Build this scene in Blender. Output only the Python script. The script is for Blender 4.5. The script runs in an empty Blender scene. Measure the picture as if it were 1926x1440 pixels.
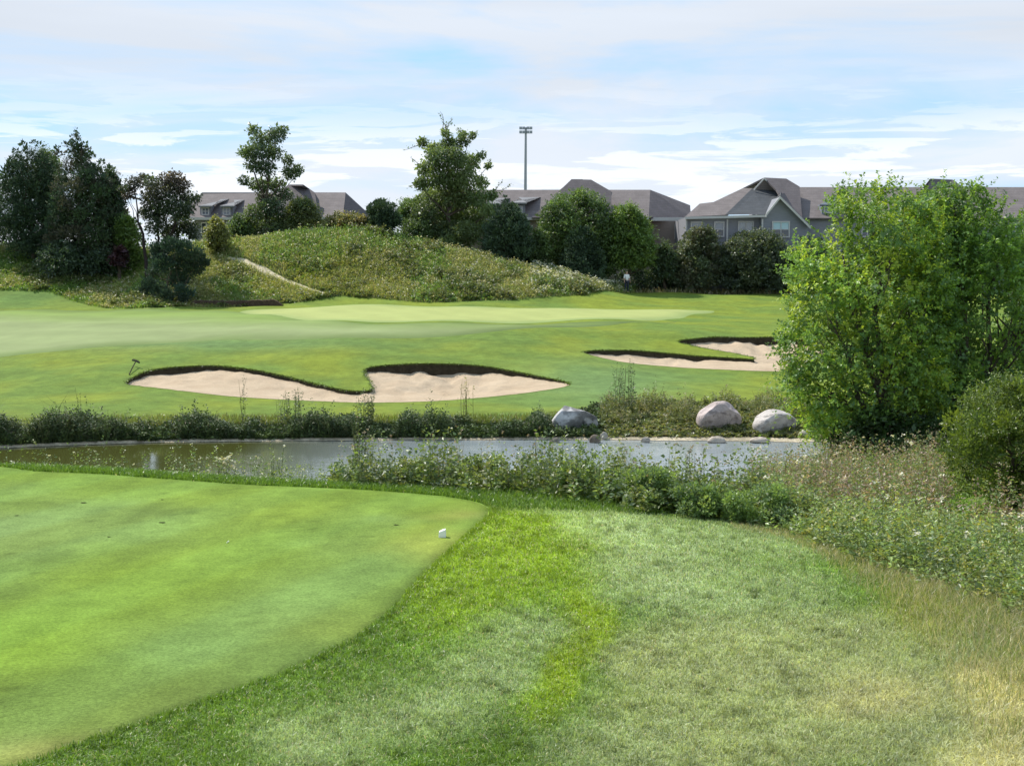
import bpy, math, random
import numpy as np
from mathutils import Vector
rng = np.random.default_rng(7)
random.seed(7)
PI = math.pi
sc = bpy.context.scene
C = bpy.context.scene.collection

# ------------------------------------------------------------------ camera
EYE = 3.3
FPX = 2400.0
TH = -math.atan(200/2400.0)
CT, ST = math.cos(TH), math.sin(TH)
cam_d = bpy.data.cameras.new("camera"); cam = bpy.data.objects.new("camera", cam_d); C.objects.link(cam)
cam.location = (0, 0, EYE); cam.rotation_euler = (PI/2 + TH, 0, 0)
cam_d.sensor_width = 36; cam_d.lens = 36*FPX/1926; cam_d.clip_end = 6000; cam_d.clip_start = 0.1
sc.camera = cam

def at(px, py, Y):
    a = (np.asarray(px, float)-963)/FPX; b = (720-np.asarray(py, float))/FPX
    d = CT - b*ST
    return np.stack(np.broadcast_arrays(Y*a/d, Y*np.ones_like(a*b), EYE + Y*(ST+b*CT)/d), -1)
def zf(py, Y):
    b = (720-py)/FPX
    return EYE + Y*(ST+b*CT)/(CT-b*ST)
def proj(x, y, z):
    y = np.maximum(y, .5)
    rx, ry, rz = x, y, z-EYE
    f = ry*CT + rz*ST; u = -ry*ST + rz*CT
    return 963+FPX*rx/f, 720-FPX*u/f

# ------------------------------------------------------------------ terrain
WZ = -2.3   # water level
def col(*pairs): return pairs
COLS = {
 0:   [(-30,2.2),(0,1.6),(5,.35),(7.5,0),(22.3,0),(23.5,-.25),(28,-1.6),(31,-2.7),(40,-2.8),(41.2,WZ-.1),(42.2,-2.0),(45,-1.75),(52,zf(745,52)),(57,zf(705,57)),(63,zf(665,63)),(66,zf(648,66)),(75,zf(615,75)),(86,zf(583,86)),(89,zf(572,89)),(93,zf(540,93)),(100,zf(472,100)),(106,5.3),(116,3),(125,2),(2000,2)],
 200: [(-30,2.2),(0,1.6),(5,.35),(7.5,0),(21.7,0),(23,-.25),(28,-1.6),(31,-2.7),(41,-2.8),(42.3,WZ-.1),(43.3,-2.0),(46,-1.75),(52,zf(742,52)),(57,zf(697,57)),(63,zf(655,63)),(66,zf(637,66)),(75,zf(608,75)),(86,zf(582,86)),(89,zf(574,89)),(93,zf(545,93)),(97,zf(512,97)),(101,zf(488,101)),(106,4.3),(116,2.6),(125,2),(2000,2)],
 350: [(-30,2.2),(0,1.6),(5,.35),(7.5,0),(20.9,0),(22.5,-.25),(28,-1.7),(31,-2.7),(41,-2.8),(42.8,WZ-.1),(43.8,-2.0),(46,-1.8),(52,zf(742,52)),(57,zf(690,57)),(63,zf(647,63)),(68,zf(624,68)),(75,zf(604,75)),(86,zf(581,86)),(89,zf(573,89)),(93,zf(535,93)),(97,zf(492,97)),(101,zf(462,101)),(106,4.8),(114,2.6),(125,2),(2000,2)],
 650: [(-30,2.2),(0,1.6),(5,.35),(7.5,0),(19.9,0),(21.5,-.25),(27,-1.7),(30,-2.6),(41,-2.8),(43.2,WZ-.1),(44.2,-2.0),(46,-1.85),(51.5,zf(757,51.5)),(57,zf(697,57)),(63,zf(642,63)),(68,zf(613,68)),(75,zf(598,75)),(86,zf(578,86)),(89,zf(568,89)),(93,zf(528,93)),(97,zf(462,97)),(100,zf(432,100)),(104,5.8),(113,2.6),(125,2),(2000,2)],
 1000:[(-30,2.2),(0,1.6),(5,.35),(7.5,0),(19.3,-.02),(21.5,-.35),(27,-1.8),(30,-2.5),(41,-2.8),(43.4,WZ-.1),(44.4,-2.05),(46,-1.9),(52,zf(748,52)),(57,zf(708,57)),(63,zf(654,63)),(68,zf(619,68)),(75,zf(602,75)),(86,zf(582,86)),(90,zf(569,90)),(95,zf(532,95)),(99,zf(504,99)),(103,3.4),(112,2.3),(125,2),(2000,2)],
 1200:[(-30,2.2),(0,1.6),(5,.35),(7.5,0),(18,-.05),(21.5,-.45),(27,-1.7),(30,-2.4),(41,-2.8),(43.4,WZ-.1),(44.4,-2.0),(46,-1.8),(52,zf(742,52)),(57,zf(712,57)),(62,zf(680,62)),(64,zf(664,64)),(68,zf(626,68)),(75,zf(604,75)),(86,zf(586,86)),(95,zf(566,95)),(105,zf(549,105)),(125,2),(2000,2)],
 1400:[(-30,2.2),(0,1.6),(5,.35),(7.5,0),(17,-.1),(21,-.5),(27,-1.4),(31,-2.3),(41,-2.8),(43.4,WZ-.1),(44.4,-1.95),(46,-1.7),(52,zf(745,52)),(57,zf(722,57)),(60.5,zf(700,60.5)),(65,zf(662,65)),(68,zf(640,68)),(71,zf(626,71)),(75,zf(616,75)),(86,zf(594,86)),(95,zf(568,95)),(105,zf(549,105)),(125,2),(2000,2)],
 1560:[(-30,2.2),(0,1.6),(5,.35),(7.5,0),(15,-.1),(21,-.5),(27,-1.1),(31,-1.7),(35,-2.4),(41,-2.6),(43.0,WZ-.1),(44.0,-1.95),(46,-1.7),(52,zf(745,52)),(57,zf(722,57)),(60.5,zf(700,60.5)),(65,zf(665,65)),(68,zf(645,68)),(71,zf(628,71)),(75,zf(618,75)),(86,zf(594,86)),(95,zf(568,95)),(105,zf(549,105)),(125,2),(2000,2)],
 1700:[(-30,2.2),(0,1.6),(5,.35),(7.5,0),(13,-.05),(21,-.45),(29,-1.1),(36,-1.6),(43,-1.9),(46,-1.7),(57,-1.5),(68,zf(645,68)),(75,zf(618,75)),(86,zf(594,86)),(95,zf(568,95)),(105,zf(549,105)),(125,2),(2000,2)],
 1930:[(-30,2.2),(0,1.6),(5,.35),(7.5,0),(11,-.02),(21,-.4),(29,-1.0),(36,-1.4),(43,-1.7),(57,-1.4),(68,zf(645,68)),(75,zf(618,75)),(86,zf(594,86)),(95,zf(568,95)),(105,zf(549,105)),(125,2),(2000,2)],
}
keys = sorted(COLS)
TPX = np.arange(-600, 2601, 10.0)
TY = np.concatenate([np.arange(-30, 130, .25), np.geomspace(130, 2000, 40)])
rows = []
for k in keys:
    p = np.array(COLS[k], float)
    z = np.interp(TY, p[:, 0], p[:, 1])
    ker = np.array([1, 3, 5, 6, 5, 3, 1.]); ker /= ker.sum()
    n0 = (TY < 130).sum()
    zz = z.copy()
    for _ in range(2): zz[3:n0-3] = np.convolve(zz[:n0], ker, 'same')[3:n0-3]
    rows.append(zz)
rows = np.array(rows)
ZT = np.empty((len(TPX), len(TY)))
for j in range(len(TY)): ZT[:, j] = np.interp(TPX, keys, rows[:, j])
ker = np.hanning(15); ker /= ker.sum()
pad = np.pad(ZT, ((7, 7), (0, 0)), 'edge')
ZT = np.stack([np.convolve(pad[:, j], ker, 'valid') for j in range(len(TY))], 1)

def wob(x, y):   # gentle natural unevenness, fades near the camera-side tee
    a = np.clip((y-46)/10, 0, 1)
    return a*(.05*np.sin(x*.55+y*.31)+.04*np.sin(x*.9-y*.47+1)+.03*np.sin(x*.21+y*1.1))*np.clip((130-y)/20, 0, 1)
def H(x, y):
    x = np.asarray(x, float); y = np.asarray(y, float)
    p = 963+FPX*x/np.maximum(y, 9)
    i = np.clip((p-TPX[0])/10, 0, len(TPX)-1.001); i0 = i.astype(int); fi = i-i0
    j = np.interp(y, TY, np.arange(len(TY))); j = np.clip(j, 0, len(TY)-1.001); j0 = j.astype(int); fj = j-j0
    z = (ZT[i0, j0]*(1-fi)*(1-fj)+ZT[i0+1, j0]*fi*(1-fj)+ZT[i0, j0+1]*(1-fi)*fj+ZT[i0+1, j0+1]*fi*fj)
    return z+wob(x, y)
def ground_at(px, py, y0=7.0, y1=140.0):
    Ys = np.arange(y0, y1, .05)
    P = at(px, py, Ys)
    h = H(P[:, 0], P[:, 1])
    k = np.nonzero(P[:, 2] <= h)[0]
    k = k[0] if len(k) else len(Ys)-1
    return np.array([P[k, 0], P[k, 1], h[k]])
def gpoly(pts, y0=7.0): return np.array([ground_at(px, py, y0) for px, py in pts])
def on(px, Y, dz=0.0):     # ground point in column px at distance Y
    x = (px-963)/FPX*Y
    return np.array([x, Y, float(H(x, Y))+dz])

# ------------------------------------------------------------------ polygon helpers
def smooth_poly(P, it=2):
    P = np.asarray(P)
    for _ in range(it):
        Q = np.roll(P, -1, 0)
        P = np.stack([.75*P+.25*Q, .25*P+.75*Q], 1).reshape(-1, P.shape[1])
    return P
def resample(P, s, jit=0.0):
    Q = np.vstack([P, P[:1]]); d = np.r_[0, np.cumsum(np.hypot(*(np.diff(Q[:, :2], axis=0).T)))]
    n = int(d[-1]/s); t = np.arange(n)*d[-1]/n
    R = np.stack([np.interp(t, d, Q[:, k]) for k in range(2)], 1)
    if jit:
        R += rng.normal(0, jit, R.shape)
    return R
def inside(x, y, P):
    r = np.zeros(x.shape, bool); n = len(P); j = n-1
    for i in range(n):
        xi, yi, xj, yj = P[i, 0], P[i, 1], P[j, 0], P[j, 1]
        if yi != yj:
            c = ((yi > y) != (yj > y)) & (x < (xj-xi)*(y-yi)/(yj-yi)+xi)
            r ^= c
        j = i
    return r
def nearest(x, y, P):
    A = P; B = np.roll(P, -1, 0); D = B-A; L = (D**2).sum(1)+1e-12
    ox = np.empty_like(x); oy = np.empty_like(y); od = np.empty_like(x)
    for s in range(0, len(x), 4000):
        X = x[s:s+4000, None]; Y = y[s:s+4000, None]
        t = np.clip(((X-A[:, 0])*D[:, 0]+(Y-A[:, 1])*D[:, 1])/L, 0, 1)
        qx = A[:, 0]+t*D[:, 0]; qy = A[:, 1]+t*D[:, 1]
        d = (qx-X)**2+(qy-Y)**2; k = d.argmin(1); r = np.arange(len(k))
        ox[s:s+4000] = qx[r, k]; oy[s:s+4000] = qy[r, k]; od[s:s+4000] = np.sqrt(d[r, k])
    return ox, oy, od

# ------------------------------------------------------------------ value noise in numpy
_N = rng.random((256, 256))
def vnoise(x, y):
    x0 = np.floor(x).astype(int); y0 = np.floor(y).astype(int); fx = x-x0; fy = y-y0
    fx = fx*fx*(3-2*fx); fy = fy*fy*(3-2*fy)
    g = lambda i, j: _N[i & 255, j & 255]
    return g(x0, y0)*(1-fx)*(1-fy)+g(x0+1, y0)*fx*(1-fy)+g(x0, y0+1)*(1-fx)*fy+g(x0+1, y0+1)*fx*fy
def fbm(x, y, o=4):
    s = 0; a = .5; t = 0
    for k in range(o):
        s = s+a*vnoise(x*2**k+17*k, y*2**k+31*k); t += a; a *= .5
    return s/t

# ------------------------------------------------------------------ mesh builder
class Geo:
    def __init__(s): s.V = []; s.F = []; s.Co = []; s.n = 0
    def add(s, V, F, col):
        V = np.asarray(V, float).reshape(-1, 3); F = np.asarray(F, int)
        s.V.append(V); s.F.append(F+s.n)
        c = np.asarray(col, float)
        if c.ndim == 1: c = np.tile(c, (len(V), 1))
        s.Co.append(c); s.n += len(V)
    def build(s, name, mat, parent=None, origin=(0, 0, 0), smooth=False, kind=None, label=None, cat=None, group=None):
        V = np.vstack(s.V)-np.asarray(origin, float); Cc = np.vstack(s.Co)
        me = bpy.data.meshes.new(name)
        me.vertices.add(len(V)); me.vertices.foreach_set('co', V.astype(np.float32).ravel())
        loops = np.concatenate([f.ravel() for f in s.F])
        tot = np.concatenate([np.full(len(f), f.shape[1]) for f in s.F])
        st = np.r_[0, np.cumsum(tot)[:-1]]
        me.loops.add(len(loops)); me.loops.foreach_set('vertex_index', loops.astype(np.int32))
        me.polygons.add(len(tot)); me.polygons.foreach_set('loop_start', st.astype(np.int32))
        me.update(calc_edges=True)
        ca = me.color_attributes.new('col', 'FLOAT_COLOR', 'POINT')
        ca.data.foreach_set('color', np.hstack([Cc, np.ones((len(Cc), 1))]).astype(np.float32).ravel())
        if smooth: me.shade_smooth()
        else: me.shade_flat()
        me.materials.append(mat)
        o = bpy.data.objects.new(name, me); C.objects.link(o)
        if parent is not None:
            o.parent = parent; o.location = Vector(origin)-parent.location
        else: o.location = Vector(origin)
        tag(o, label, cat, group, kind)
        return o
def tag(o, label=None, cat=None, group=None, kind=None):
    if label: o['label'] = label
    if cat: o['category'] = cat
    if group: o['group'] = group
    if kind: o['kind'] = kind
    return o
def empty(name, loc, label, cat, group=None):
    o = bpy.data.objects.new(name, None); C.objects.link(o); o.location = Vector(loc); o.empty_display_size = .3
    return tag(o, label, cat, group)

def unit(v): return v/np.maximum(np.linalg.norm(v, axis=-1, keepdims=True), 1e-9)
def rdir(n): return unit(rng.normal(size=(n, 3)))
def leaves(g, P, d, nrm, L, W, colr):
    """diamond leaves: base P, direction d, normal nrm, length L, half-width W"""
    d = unit(d); s = unit(np.cross(d, nrm)); up = np.cross(s, d)
    L = L[:, None]; W = W[:, None]
    V = np.stack([P, P+d*L*.45+s*W+up*W*.3, P+d*L, P+d*L*.45-s*W+up*W*.3], 1).reshape(-1, 3)
    F = np.arange(len(P)*4).reshape(-1, 4)
    g.add(V, F, np.repeat(colr, 4, 0))
def blades(g, P, h, w, lean, colr, tipc=None):
    """grass blades: root, bend, tip"""
    n = len(P); a = rng.random(n)*2*PI
    s = np.stack([np.cos(a), np.sin(a), np.zeros(n)], 1)*w[:, None]
    b = rng.random(n)*2*PI; l = np.stack([np.cos(b), np.sin(b), np.zeros(n)], 1)*(lean*h)[:, None]
    up = np.stack([np.zeros(n), np.zeros(n), h], 1)
    m = P+up*.6+l*.3; t = P+up*np.sqrt(np.clip(1-lean**2*.5, .2, 1))[:, None]+l
    V = np.stack([P-s, P+s, m+s*.7, m-s*.7, t], 1).reshape(-1, 3)
    b0 = np.arange(n)*5
    c = np.repeat(colr, 5, 0)
    if tipc is not None:
        c = c.reshape(n, 5, 3).copy(); c[:, 4] = tipc; c = c.reshape(-1, 3)
    k = g.n
    g.add(V, np.stack([b0, b0+1, b0+2, b0+3], 1), c)
    g.F.append(np.stack([b0+3, b0+2, b0+4], 1)+k)
def tube(g, pts, rad, colr, k=7):
    pts = np.asarray(pts, float); n = len(pts); rad = np.asarray(rad, float)*np.ones(n)
    T = unit(np.gradient(pts, axis=0)); ref = np.array([.3, .9, .2])
    A = unit(np.cross(T, ref)); B = np.cross(T, A)
    an = np.arange(k)*2*PI/k
    V = pts[:, None]+rad[:, None, None]*(A[:, None]*np.cos(an)[None, :, None]+B[:, None]*np.sin(an)[None, :, None])
    F = []
    for i in range(n-1):
        for j in range(k):
            F.append([i*k+j, i*k+(j+1) % k, (i+1)*k+(j+1) % k, (i+1)*k+j])
    g.add(V.reshape(-1, 3), F, colr)
    g.F.append(np.array([[(g.n-k)+j, (g.n-k)+(j+1) % k, (g.n-k)+(j+2) % k] for j in range(0, 1)]))
def boxg(g, lo, hi, colr, R=None, org=None):
    x0, y0, z0 = lo; x1, y1, z1 = hi
    V = np.array([[x0, y0, z0], [x1, y0, z0], [x1, y1, z0], [x0, y1, z0], [x0, y0, z1], [x1, y0, z1], [x1, y1, z1], [x0, y1, z1]], float)
    if R is not None: V = V@np.asarray(R).T
    if org is not None: V = V+np.asarray(org)
    g.add(V, [[3, 2, 1, 0], [4, 5, 6, 7], [0, 1, 5, 4], [1, 2, 6, 5], [2, 3, 7, 6], [3, 0, 4, 7]], colr)

# ------------------------------------------------------------------ materials
def newmat(name):
    m = bpy.data.materials.new(name); m.use_nodes = True; nt = m.node_tree; nt.nodes.clear()
    return m, nt, nt.nodes.new('ShaderNodeOutputMaterial')
def N(nt, t, **kw):
    n = nt.nodes.new(t)
    for k, v in kw.items():
        if k.startswith('i_'):
            n.inputs[int(k[2:]) if k[2:].isdigit() else k[2:].replace('_', ' ')].default_value = v
        else: setattr(n, k, v)
    return n
def noise(nt, scale, detail=4, rough=.6, vec=None, dist=0):
    n = N(nt, 'ShaderNodeTexNoise'); n.inputs['Scale'].default_value = scale; n.inputs['Detail'].default_value = detail
    n.inputs['Roughness'].default_value = rough; n.inputs['Distortion'].default_value = dist
    if vec is not None: nt.links.new(vec, n.inputs['Vector'])
    return n
def objco(nt, scale=(1, 1, 1)):
    t = N(nt, 'ShaderNodeTexCoord'); m = N(nt, 'ShaderNodeMapping'); m.inputs['Scale'].default_value = scale
    nt.links.new(t.outputs['Object'], m.inputs['Vector']); return m.outputs['Vector']
def maprange(nt, src, a, b, c, d):
    m = N(nt, 'ShaderNodeMapRange'); nt.links.new(src, m.inputs[0])
    for i, v in enumerate((a, b, c, d)): m.inputs[i+1].default_value = v
    return m.outputs[0]
def mulcol(nt, colsock, facs):
    """colour times value socket"""
    m = N(nt, 'ShaderNodeVectorMath', operation='SCALE'); nt.links.new(colsock, m.inputs[0]); nt.links.new(facs, m.inputs['Scale'])
    return m.outputs[0]
def mixc(nt, fac, a, b, mode='MIX'):
    m = N(nt, 'ShaderNodeMix', data_type='RGBA', blend_type=mode)
    for s, v in ((m.inputs[0], fac), (m.inputs[6], a), (m.inputs[7], b)):
        if isinstance(v, (int, float)): s.default_value = v
        elif isinstance(v, tuple): s.default_value = (*v, 1)
        else: nt.links.new(v, s)
    return m.outputs[2]

def leafmat(name, trans=.45, rough=.5, spec=.35, tint=(1.25, 1.25, .55)):
    m, nt, out = newmat(name)
    a = N(nt, 'ShaderNodeAttribute', attribute_name='col')
    p = N(nt, 'ShaderNodeBsdfPrincipled'); p.inputs['Roughness'].default_value = rough; p.inputs['Specular IOR Level'].default_value = spec
    nt.links.new(a.outputs['Color'], p.inputs['Base Color'])
    t = N(nt, 'ShaderNodeBsdfTranslucent')
    nt.links.new(mixc(nt, 1.0, a.outputs['Color'], tint, 'MULTIPLY'), t.inputs['Color'])
    x = N(nt, 'ShaderNodeMixShader'); x.inputs[0].default_value = trans
    nt.links.new(p.outputs[0], x.inputs[1]); nt.links.new(t.outputs[0], x.inputs[2]); nt.links.new(x.outputs[0], out.inputs[0])
    return m
M = {}
M['leaf'] = leafmat('leaf', .42, .42, .5, (1.25, 1.2, .6))
M['near_leaf'] = leafmat('near_leaf', .45, .45, .45, (1.25, 1.2, .6))
M['leaf_dark'] = leafmat('needle_leaf', .22, .6, .2, (1.1, 1.1, .7))
M['blade'] = leafmat('grass_blade', .45, .4, .5, (1.2, 1.15, .7))
M['sedge'] = leafmat('sedge_leaf', .15, .55, .3, (1.1, 1.1, .6))

def vcmat(name, rough=.85, spec=.2, nscale=3.0, namp=.35, bscale=12.0, bstr=.3, bdist=.05, extra=None, stretch=(1, 1, 1), fine=None):
    m, nt, out = newmat(name)
    a = N(nt, 'ShaderNodeAttribute', attribute_name='col'); co = objco(nt, stretch)
    n1 = noise(nt, nscale, 6, .65, co)
    c = mulcol(nt, a.outputs['Color'], maprange(nt, n1.outputs[0], .25, .75, 1-namp, 1+namp))
    if fine:
        n3 = noise(nt, fine[0], 3, .7, co); c = mulcol(nt, c, maprange(nt, n3.outputs[0], .3, .7, 1-fine[1], 1+fine[1]))
    p = N(nt, 'ShaderNodeBsdfPrincipled'); p.inputs['Roughness'].default_value = rough; p.inputs['Specular IOR Level'].default_value = spec
    nt.links.new(c, p.inputs['Base Color'])
    if bstr:
        n2 = noise(nt, bscale, 5, .7, co); b = N(nt, 'ShaderNodeBump'); b.inputs['Strength'].default_value = bstr; b.inputs['Distance'].default_value = bdist
        nt.links.new(n2.outputs[0], b.inputs['Height']); nt.links.new(b.outputs[0], p.inputs['Normal'])
    nt.links.new(p.outputs[0], out.inputs[0]); return m
M['lawn'] = vcmat('lawn', .9, .1, 2.2, .22, 25, .5, .03, fine=(30, .28))
M['tee'] = vcmat('tee_turf', .9, .06, 4.0, .16, 90, .9, .012, fine=(38, .30))
M['green'] = vcmat('putting_turf', .85, .1, 1.2, .06, 30, .1, .01)
M['bark'] = vcmat('bark', .9, .15, 9, .4, 20, .8, .03)
M['soil'] = vcmat('turf_soil', .95, .05, 6, .45, 14, 1, .06)
M['paint'] = vcmat('paint', .6, .3, 3, .06, 10, 0)
M['siding'] = vcmat('siding', .8, .2, 1.5, .12, 8, .1, .02, stretch=(1, 1, 6))
M['rock'] = vcmat('granite', .9, .12, 2.5, .22, 7, 1.0, .07, fine=(26, .14))

def sandmat():
    m, nt, out = newmat('sand'); co = objco(nt)
    n1 = noise(nt, .8, 5, .6, co); n2 = noise(nt, 18, 4, .7, co)
    c = mixc(nt, maprange(nt, n1.outputs[0], .3, .7, 0, 1), (.44, .335, .23), (.54, .425, .30))
    c = mulcol(nt, c, maprange(nt, n2.outputs[0], .3, .7, .86, 1.1))
    p = N(nt, 'ShaderNodeBsdfPrincipled'); p.inputs['Roughness'].default_value = .95; p.inputs['Specular IOR Level'].default_value = .1
    nt.links.new(c, p.inputs['Base Color'])
    n3 = noise(nt, 4.5, 9, .8, objco(nt, (1, 1.8, 1)), .6); b = N(nt, 'ShaderNodeBump'); b.inputs['Strength'].default_value = .8; b.inputs['Distance'].default_value = .10
    nt.links.new(n3.outputs[0], b.inputs['Height']); nt.links.new(b.outputs[0], p.inputs['Normal'])
    nt.links.new(p.outputs[0], out.inputs[0]); return m
M['sand'] = sandmat()

def watermat():
    m, nt, out = newmat('water'); co = objco(nt, (1, 2.6, 1))
    p = N(nt, 'ShaderNodeBsdfPrincipled'); p.inputs['Base Color'].default_value = (.035, .042, .014, 1)
    p.inputs['Roughness'].default_value = .04; p.inputs['IOR'].default_value = 2.1
    n = noise(nt, 2.5, 4, .6, co, .6); n2 = noise(nt, .35, 2, .5, co)
    sx = N(nt, 'ShaderNodeSeparateXYZ'); nt.links.new(objco(nt), sx.inputs[0])
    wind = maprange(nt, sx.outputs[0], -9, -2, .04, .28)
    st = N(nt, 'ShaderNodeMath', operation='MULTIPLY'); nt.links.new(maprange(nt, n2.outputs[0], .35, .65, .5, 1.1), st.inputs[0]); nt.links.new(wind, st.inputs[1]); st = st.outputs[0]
    nt.links.new(mixc(nt, maprange(nt, sx.outputs[0], -9, -2, 0, 1), (.065, .07, .018), (.27, .31, .33)), p.inputs['Base Color'])  # olive murk on the left; pale right side paints reflected sky into the base
    b = N(nt, 'ShaderNodeBump'); b.inputs['Distance'].default_value = .05
    nt.links.new(n.outputs[0], b.inputs['Height']); nt.links.new(st, b.inputs['Strength']); nt.links.new(b.outputs[0], p.inputs['Normal'])
    nt.links.new(p.outputs[0], out.inputs[0]); return m
M['water'] = watermat()

def roofmat():
    m, nt, out = newmat('shingles'); a = N(nt, 'ShaderNodeAttribute', attribute_name='col')
    co = objco(nt); n1 = noise(nt, 1.3, 5, .6, co)
    w = N(nt, 'ShaderNodeTexWave', wave_type='BANDS', bands_direction='Z'); w.inputs['Scale'].default_value = 1.9; w.inputs['Distortion'].default_value = 1.0; w.inputs['Detail'].default_value = 3
    nt.links.new(co, w.inputs['Vector'])
    n2 = noise(nt, 9, 4, .7, objco(nt, (1, 1, 3)))
    c = mulcol(nt, a.outputs['Color'], maprange(nt, n1.outputs[0], .3, .7, .84, 1.14))
    c = mulcol(nt, c, maprange(nt, n2.outputs[0], .3, .7, .8, 1.2)); c = mulcol(nt, c, maprange(nt, w.outputs[0], 0, 1, .9, 1.06))
    p = N(nt, 'ShaderNodeBsdfPrincipled'); p.inputs['Roughness'].default_value = .85; p.inputs['Specular IOR Level'].default_value = .2
    nt.links.new(c, p.inputs['Base Color']); nt.links.new(p.outputs[0], out.inputs[0]); return m
M['roof'] = roofmat()
def glassmat():
    m, nt, out = newmat('window_glass'); a = N(nt, 'ShaderNodeAttribute', attribute_name='col')
    p = N(nt, 'ShaderNodeBsdfPrincipled'); p.inputs['Roughness'].default_value = .06; p.inputs['Specular IOR Level'].default_value = .8
    nt.links.new(a.outputs['Color'], p.inputs['Base Color'])
    n2 = noise(nt, .9, 2, .5, objco(nt)); b = N(nt, 'ShaderNodeBump'); b.inputs['Distance'].default_value = .05; b.inputs['Strength'].default_value = .2
    nt.links.new(n2.outputs[0], b.inputs['Height']); nt.links.new(b.outputs[0], p.inputs['Normal'])
    nt.links.new(p.outputs[0], out.inputs[0]); return m
M['glass'] = glassmat()
def metal(name, c, r=.5):
    m, nt, out = newmat(name); p = N(nt, 'ShaderNodeBsdfPrincipled')
    n1 = noise(nt, 6, 3, .6, objco(nt)); nt.links.new(mixc(nt, n1.outputs[0], tuple(v*.8 for v in c), c), p.inputs['Base Color'])
    p.inputs['Metallic'].default_value = .5; p.inputs['Roughness'].default_value = r
    nt.links.new(p.outputs[0], out.inputs[0]); return m
M['steel'] = metal('galvanised_steel', (.30, .32, .35))

# ------------------------------------------------------------------ outlines
BK_A = [(228,722),(255,706),(275,697),(320,690),(400,686),(440,690),(500,699),(560,712),(620,727),(655,735),(700,736),(698,722),(683,706),(683,690),(760,684),(850,684),(920,688),(980,700),(1040,712),(1082,722),(1050,731),(980,741),(900,749),(820,755),(700,758),(600,755),(500,750),(400,743),(330,735),(265,727)]
BK_B = [(1088,661),(1130,658),(1190,658),(1260,664),(1330,670),(1395,673.5),(1415,676),(1420,673.5),(1405,669),(1370,662),(1310,652),(1262,641),(1310,637),(1360,633),(1440,632),(1520,636),(1560,650),(1545,680),(1500,699),(1430,699),(1330,694),(1240,688),(1170,682),(1120,671)]
TEE = [(-400,868),(0,885),(150,889),(300,900),(450,911),(580,917),(700,922),(800,930),(870,938),(925,953),(918,972),(880,1005),(830,1050),(780,1100),(740,1145),(680,1195),(600,1240),(480,1290),(300,1350),(150,1400),(20,1450),(-250,1530),(-600,1530)]
GREEN = [(425,586),(520,580),(640,574),(760,573),(880,576),(1000,580),(1150,581),(1290,583),(1355,584),(1330,590),(1295,593),(1285,599),(1200,603),(1050,604),(900,606),(760,606),(640,603),(520,597)]
FAIR = [(-500,582),(0,585),(200,583),(400,584),(500,590),(640,606),(760,609),(900,609),(1050,607),(1200,606),(1288,602),(1260,608),(1150,612),(1000,618),(930,624),(850,633),(650,638),(500,640),(330,644),(200,652),(100,664),(0,670),(-500,690)]
def ring(px_poly, s=.25, it=2, y0=20, jit=0):
    return resample(smooth_poly(gpoly(px_poly, y0)[:, :2], it), s, jit)
bkA = ring(BK_A, .18, 2, 45, .012); bkB = ring(BK_B, .2, 2, 50, .012)
tee = resample(smooth_poly(gpoly(TEE, 5.0)[:, :2], 3), .12, .012)
grn = ring(GREEN, .4, 3, 60); fair = ring(FAIR, .5, 3, 55)

# ------------------------------------------------------------------ lawn colours (albedo, with sun glints painted in as the pale grey-green)
G_RICH = np.array((.12, .205, .03)); G_YEL = np.array((.20, .285, .02)); G_GLINT = np.array((.26, .32, .18))
G_DRY = np.array((.30, .325, .19)); G_STRAW = np.array((.58, .52, .34)); G_FAR = np.array((.112, .172, .030)); G_WILD = np.array((.16, .20, .06))
NEAR_BLOBS = [ # px, py, rx, ry, colour, weight
 (1010,1020,130,60,G_YEL,.9),(1090,1000,60,30,G_YEL,.5),(850,1120,90,60,G_YEL,.5),(1105,1170,36,60,G_YEL*np.array((1.05,1,.8)),1.6),(1060,1255,36,60,G_YEL*np.array((1.05,1,.8)),1.7),(1010,1330,40,40,G_YEL,.8),
 (960,1050,150,75,G_YEL,.8),(1000,975,100,25,G_YEL,1.0),(1120,985,60,22,G_GLINT*1.25,1.2),(1190,1040,60,35,G_GLINT*1.25,1.2),(1260,1100,60,30,G_GLINT*1.15,.8),(560,1400,60,30,G_GLINT*1.2,.9),(830,1340,60,40,G_GLINT*1.2,.9),(700,1270,120,60,G_RICH*.85,1.2),(900,1400,120,60,G_RICH*.85,1.0),(300,1410,200,40,G_RICH*.85,1.2),(1140,1000,90,45,G_GLINT,1.0),(1240,1080,110,60,G_GLINT,1.3),(1400,1120,160,60,G_GLINT,1.0),(1060,950,120,14,G_GLINT,1.2),(1330,1010,200,30,G_GLINT,.8),
 (600,1400,120,60,G_GLINT,.7),(780,1330,130,60,G_GLINT,1.0),(1000,1180,90,40,G_GLINT,.7),(930,1260,90,50,G_GLINT,.8),(1150,1400,150,50,G_GLINT,.8),(1500,1020,150,30,G_GLINT,.6),
 (1350,1230,180,60,G_DRY,.9),(1500,1300,200,90,G_DRY,1.2),(1700,1230,160,70,G_DRY,1.0),(1780,1380,160,80,G_DRY,1.5),(1900,1330,90,70,G_STRAW,1.6),(1830,1270,50,20,G_STRAW,.9),(1750,1160,70,50,G_YEL*np.array((1.2,.95,1)),.9),(1250,1330,120,60,G_DRY,.7),(1300,1440,200,50,G_DRY,.6),
 (1500,995,60,10,G_STRAW,.6),(1450,1180,220,30,G_DRY,.6),(1650,1310,120,40,G_STRAW,.9),(1200,1230,60,40,G_DRY,.8),(1400,1400,260,40,G_DRY,.9),(1900,1440,120,60,G_STRAW,1.2)]
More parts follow.
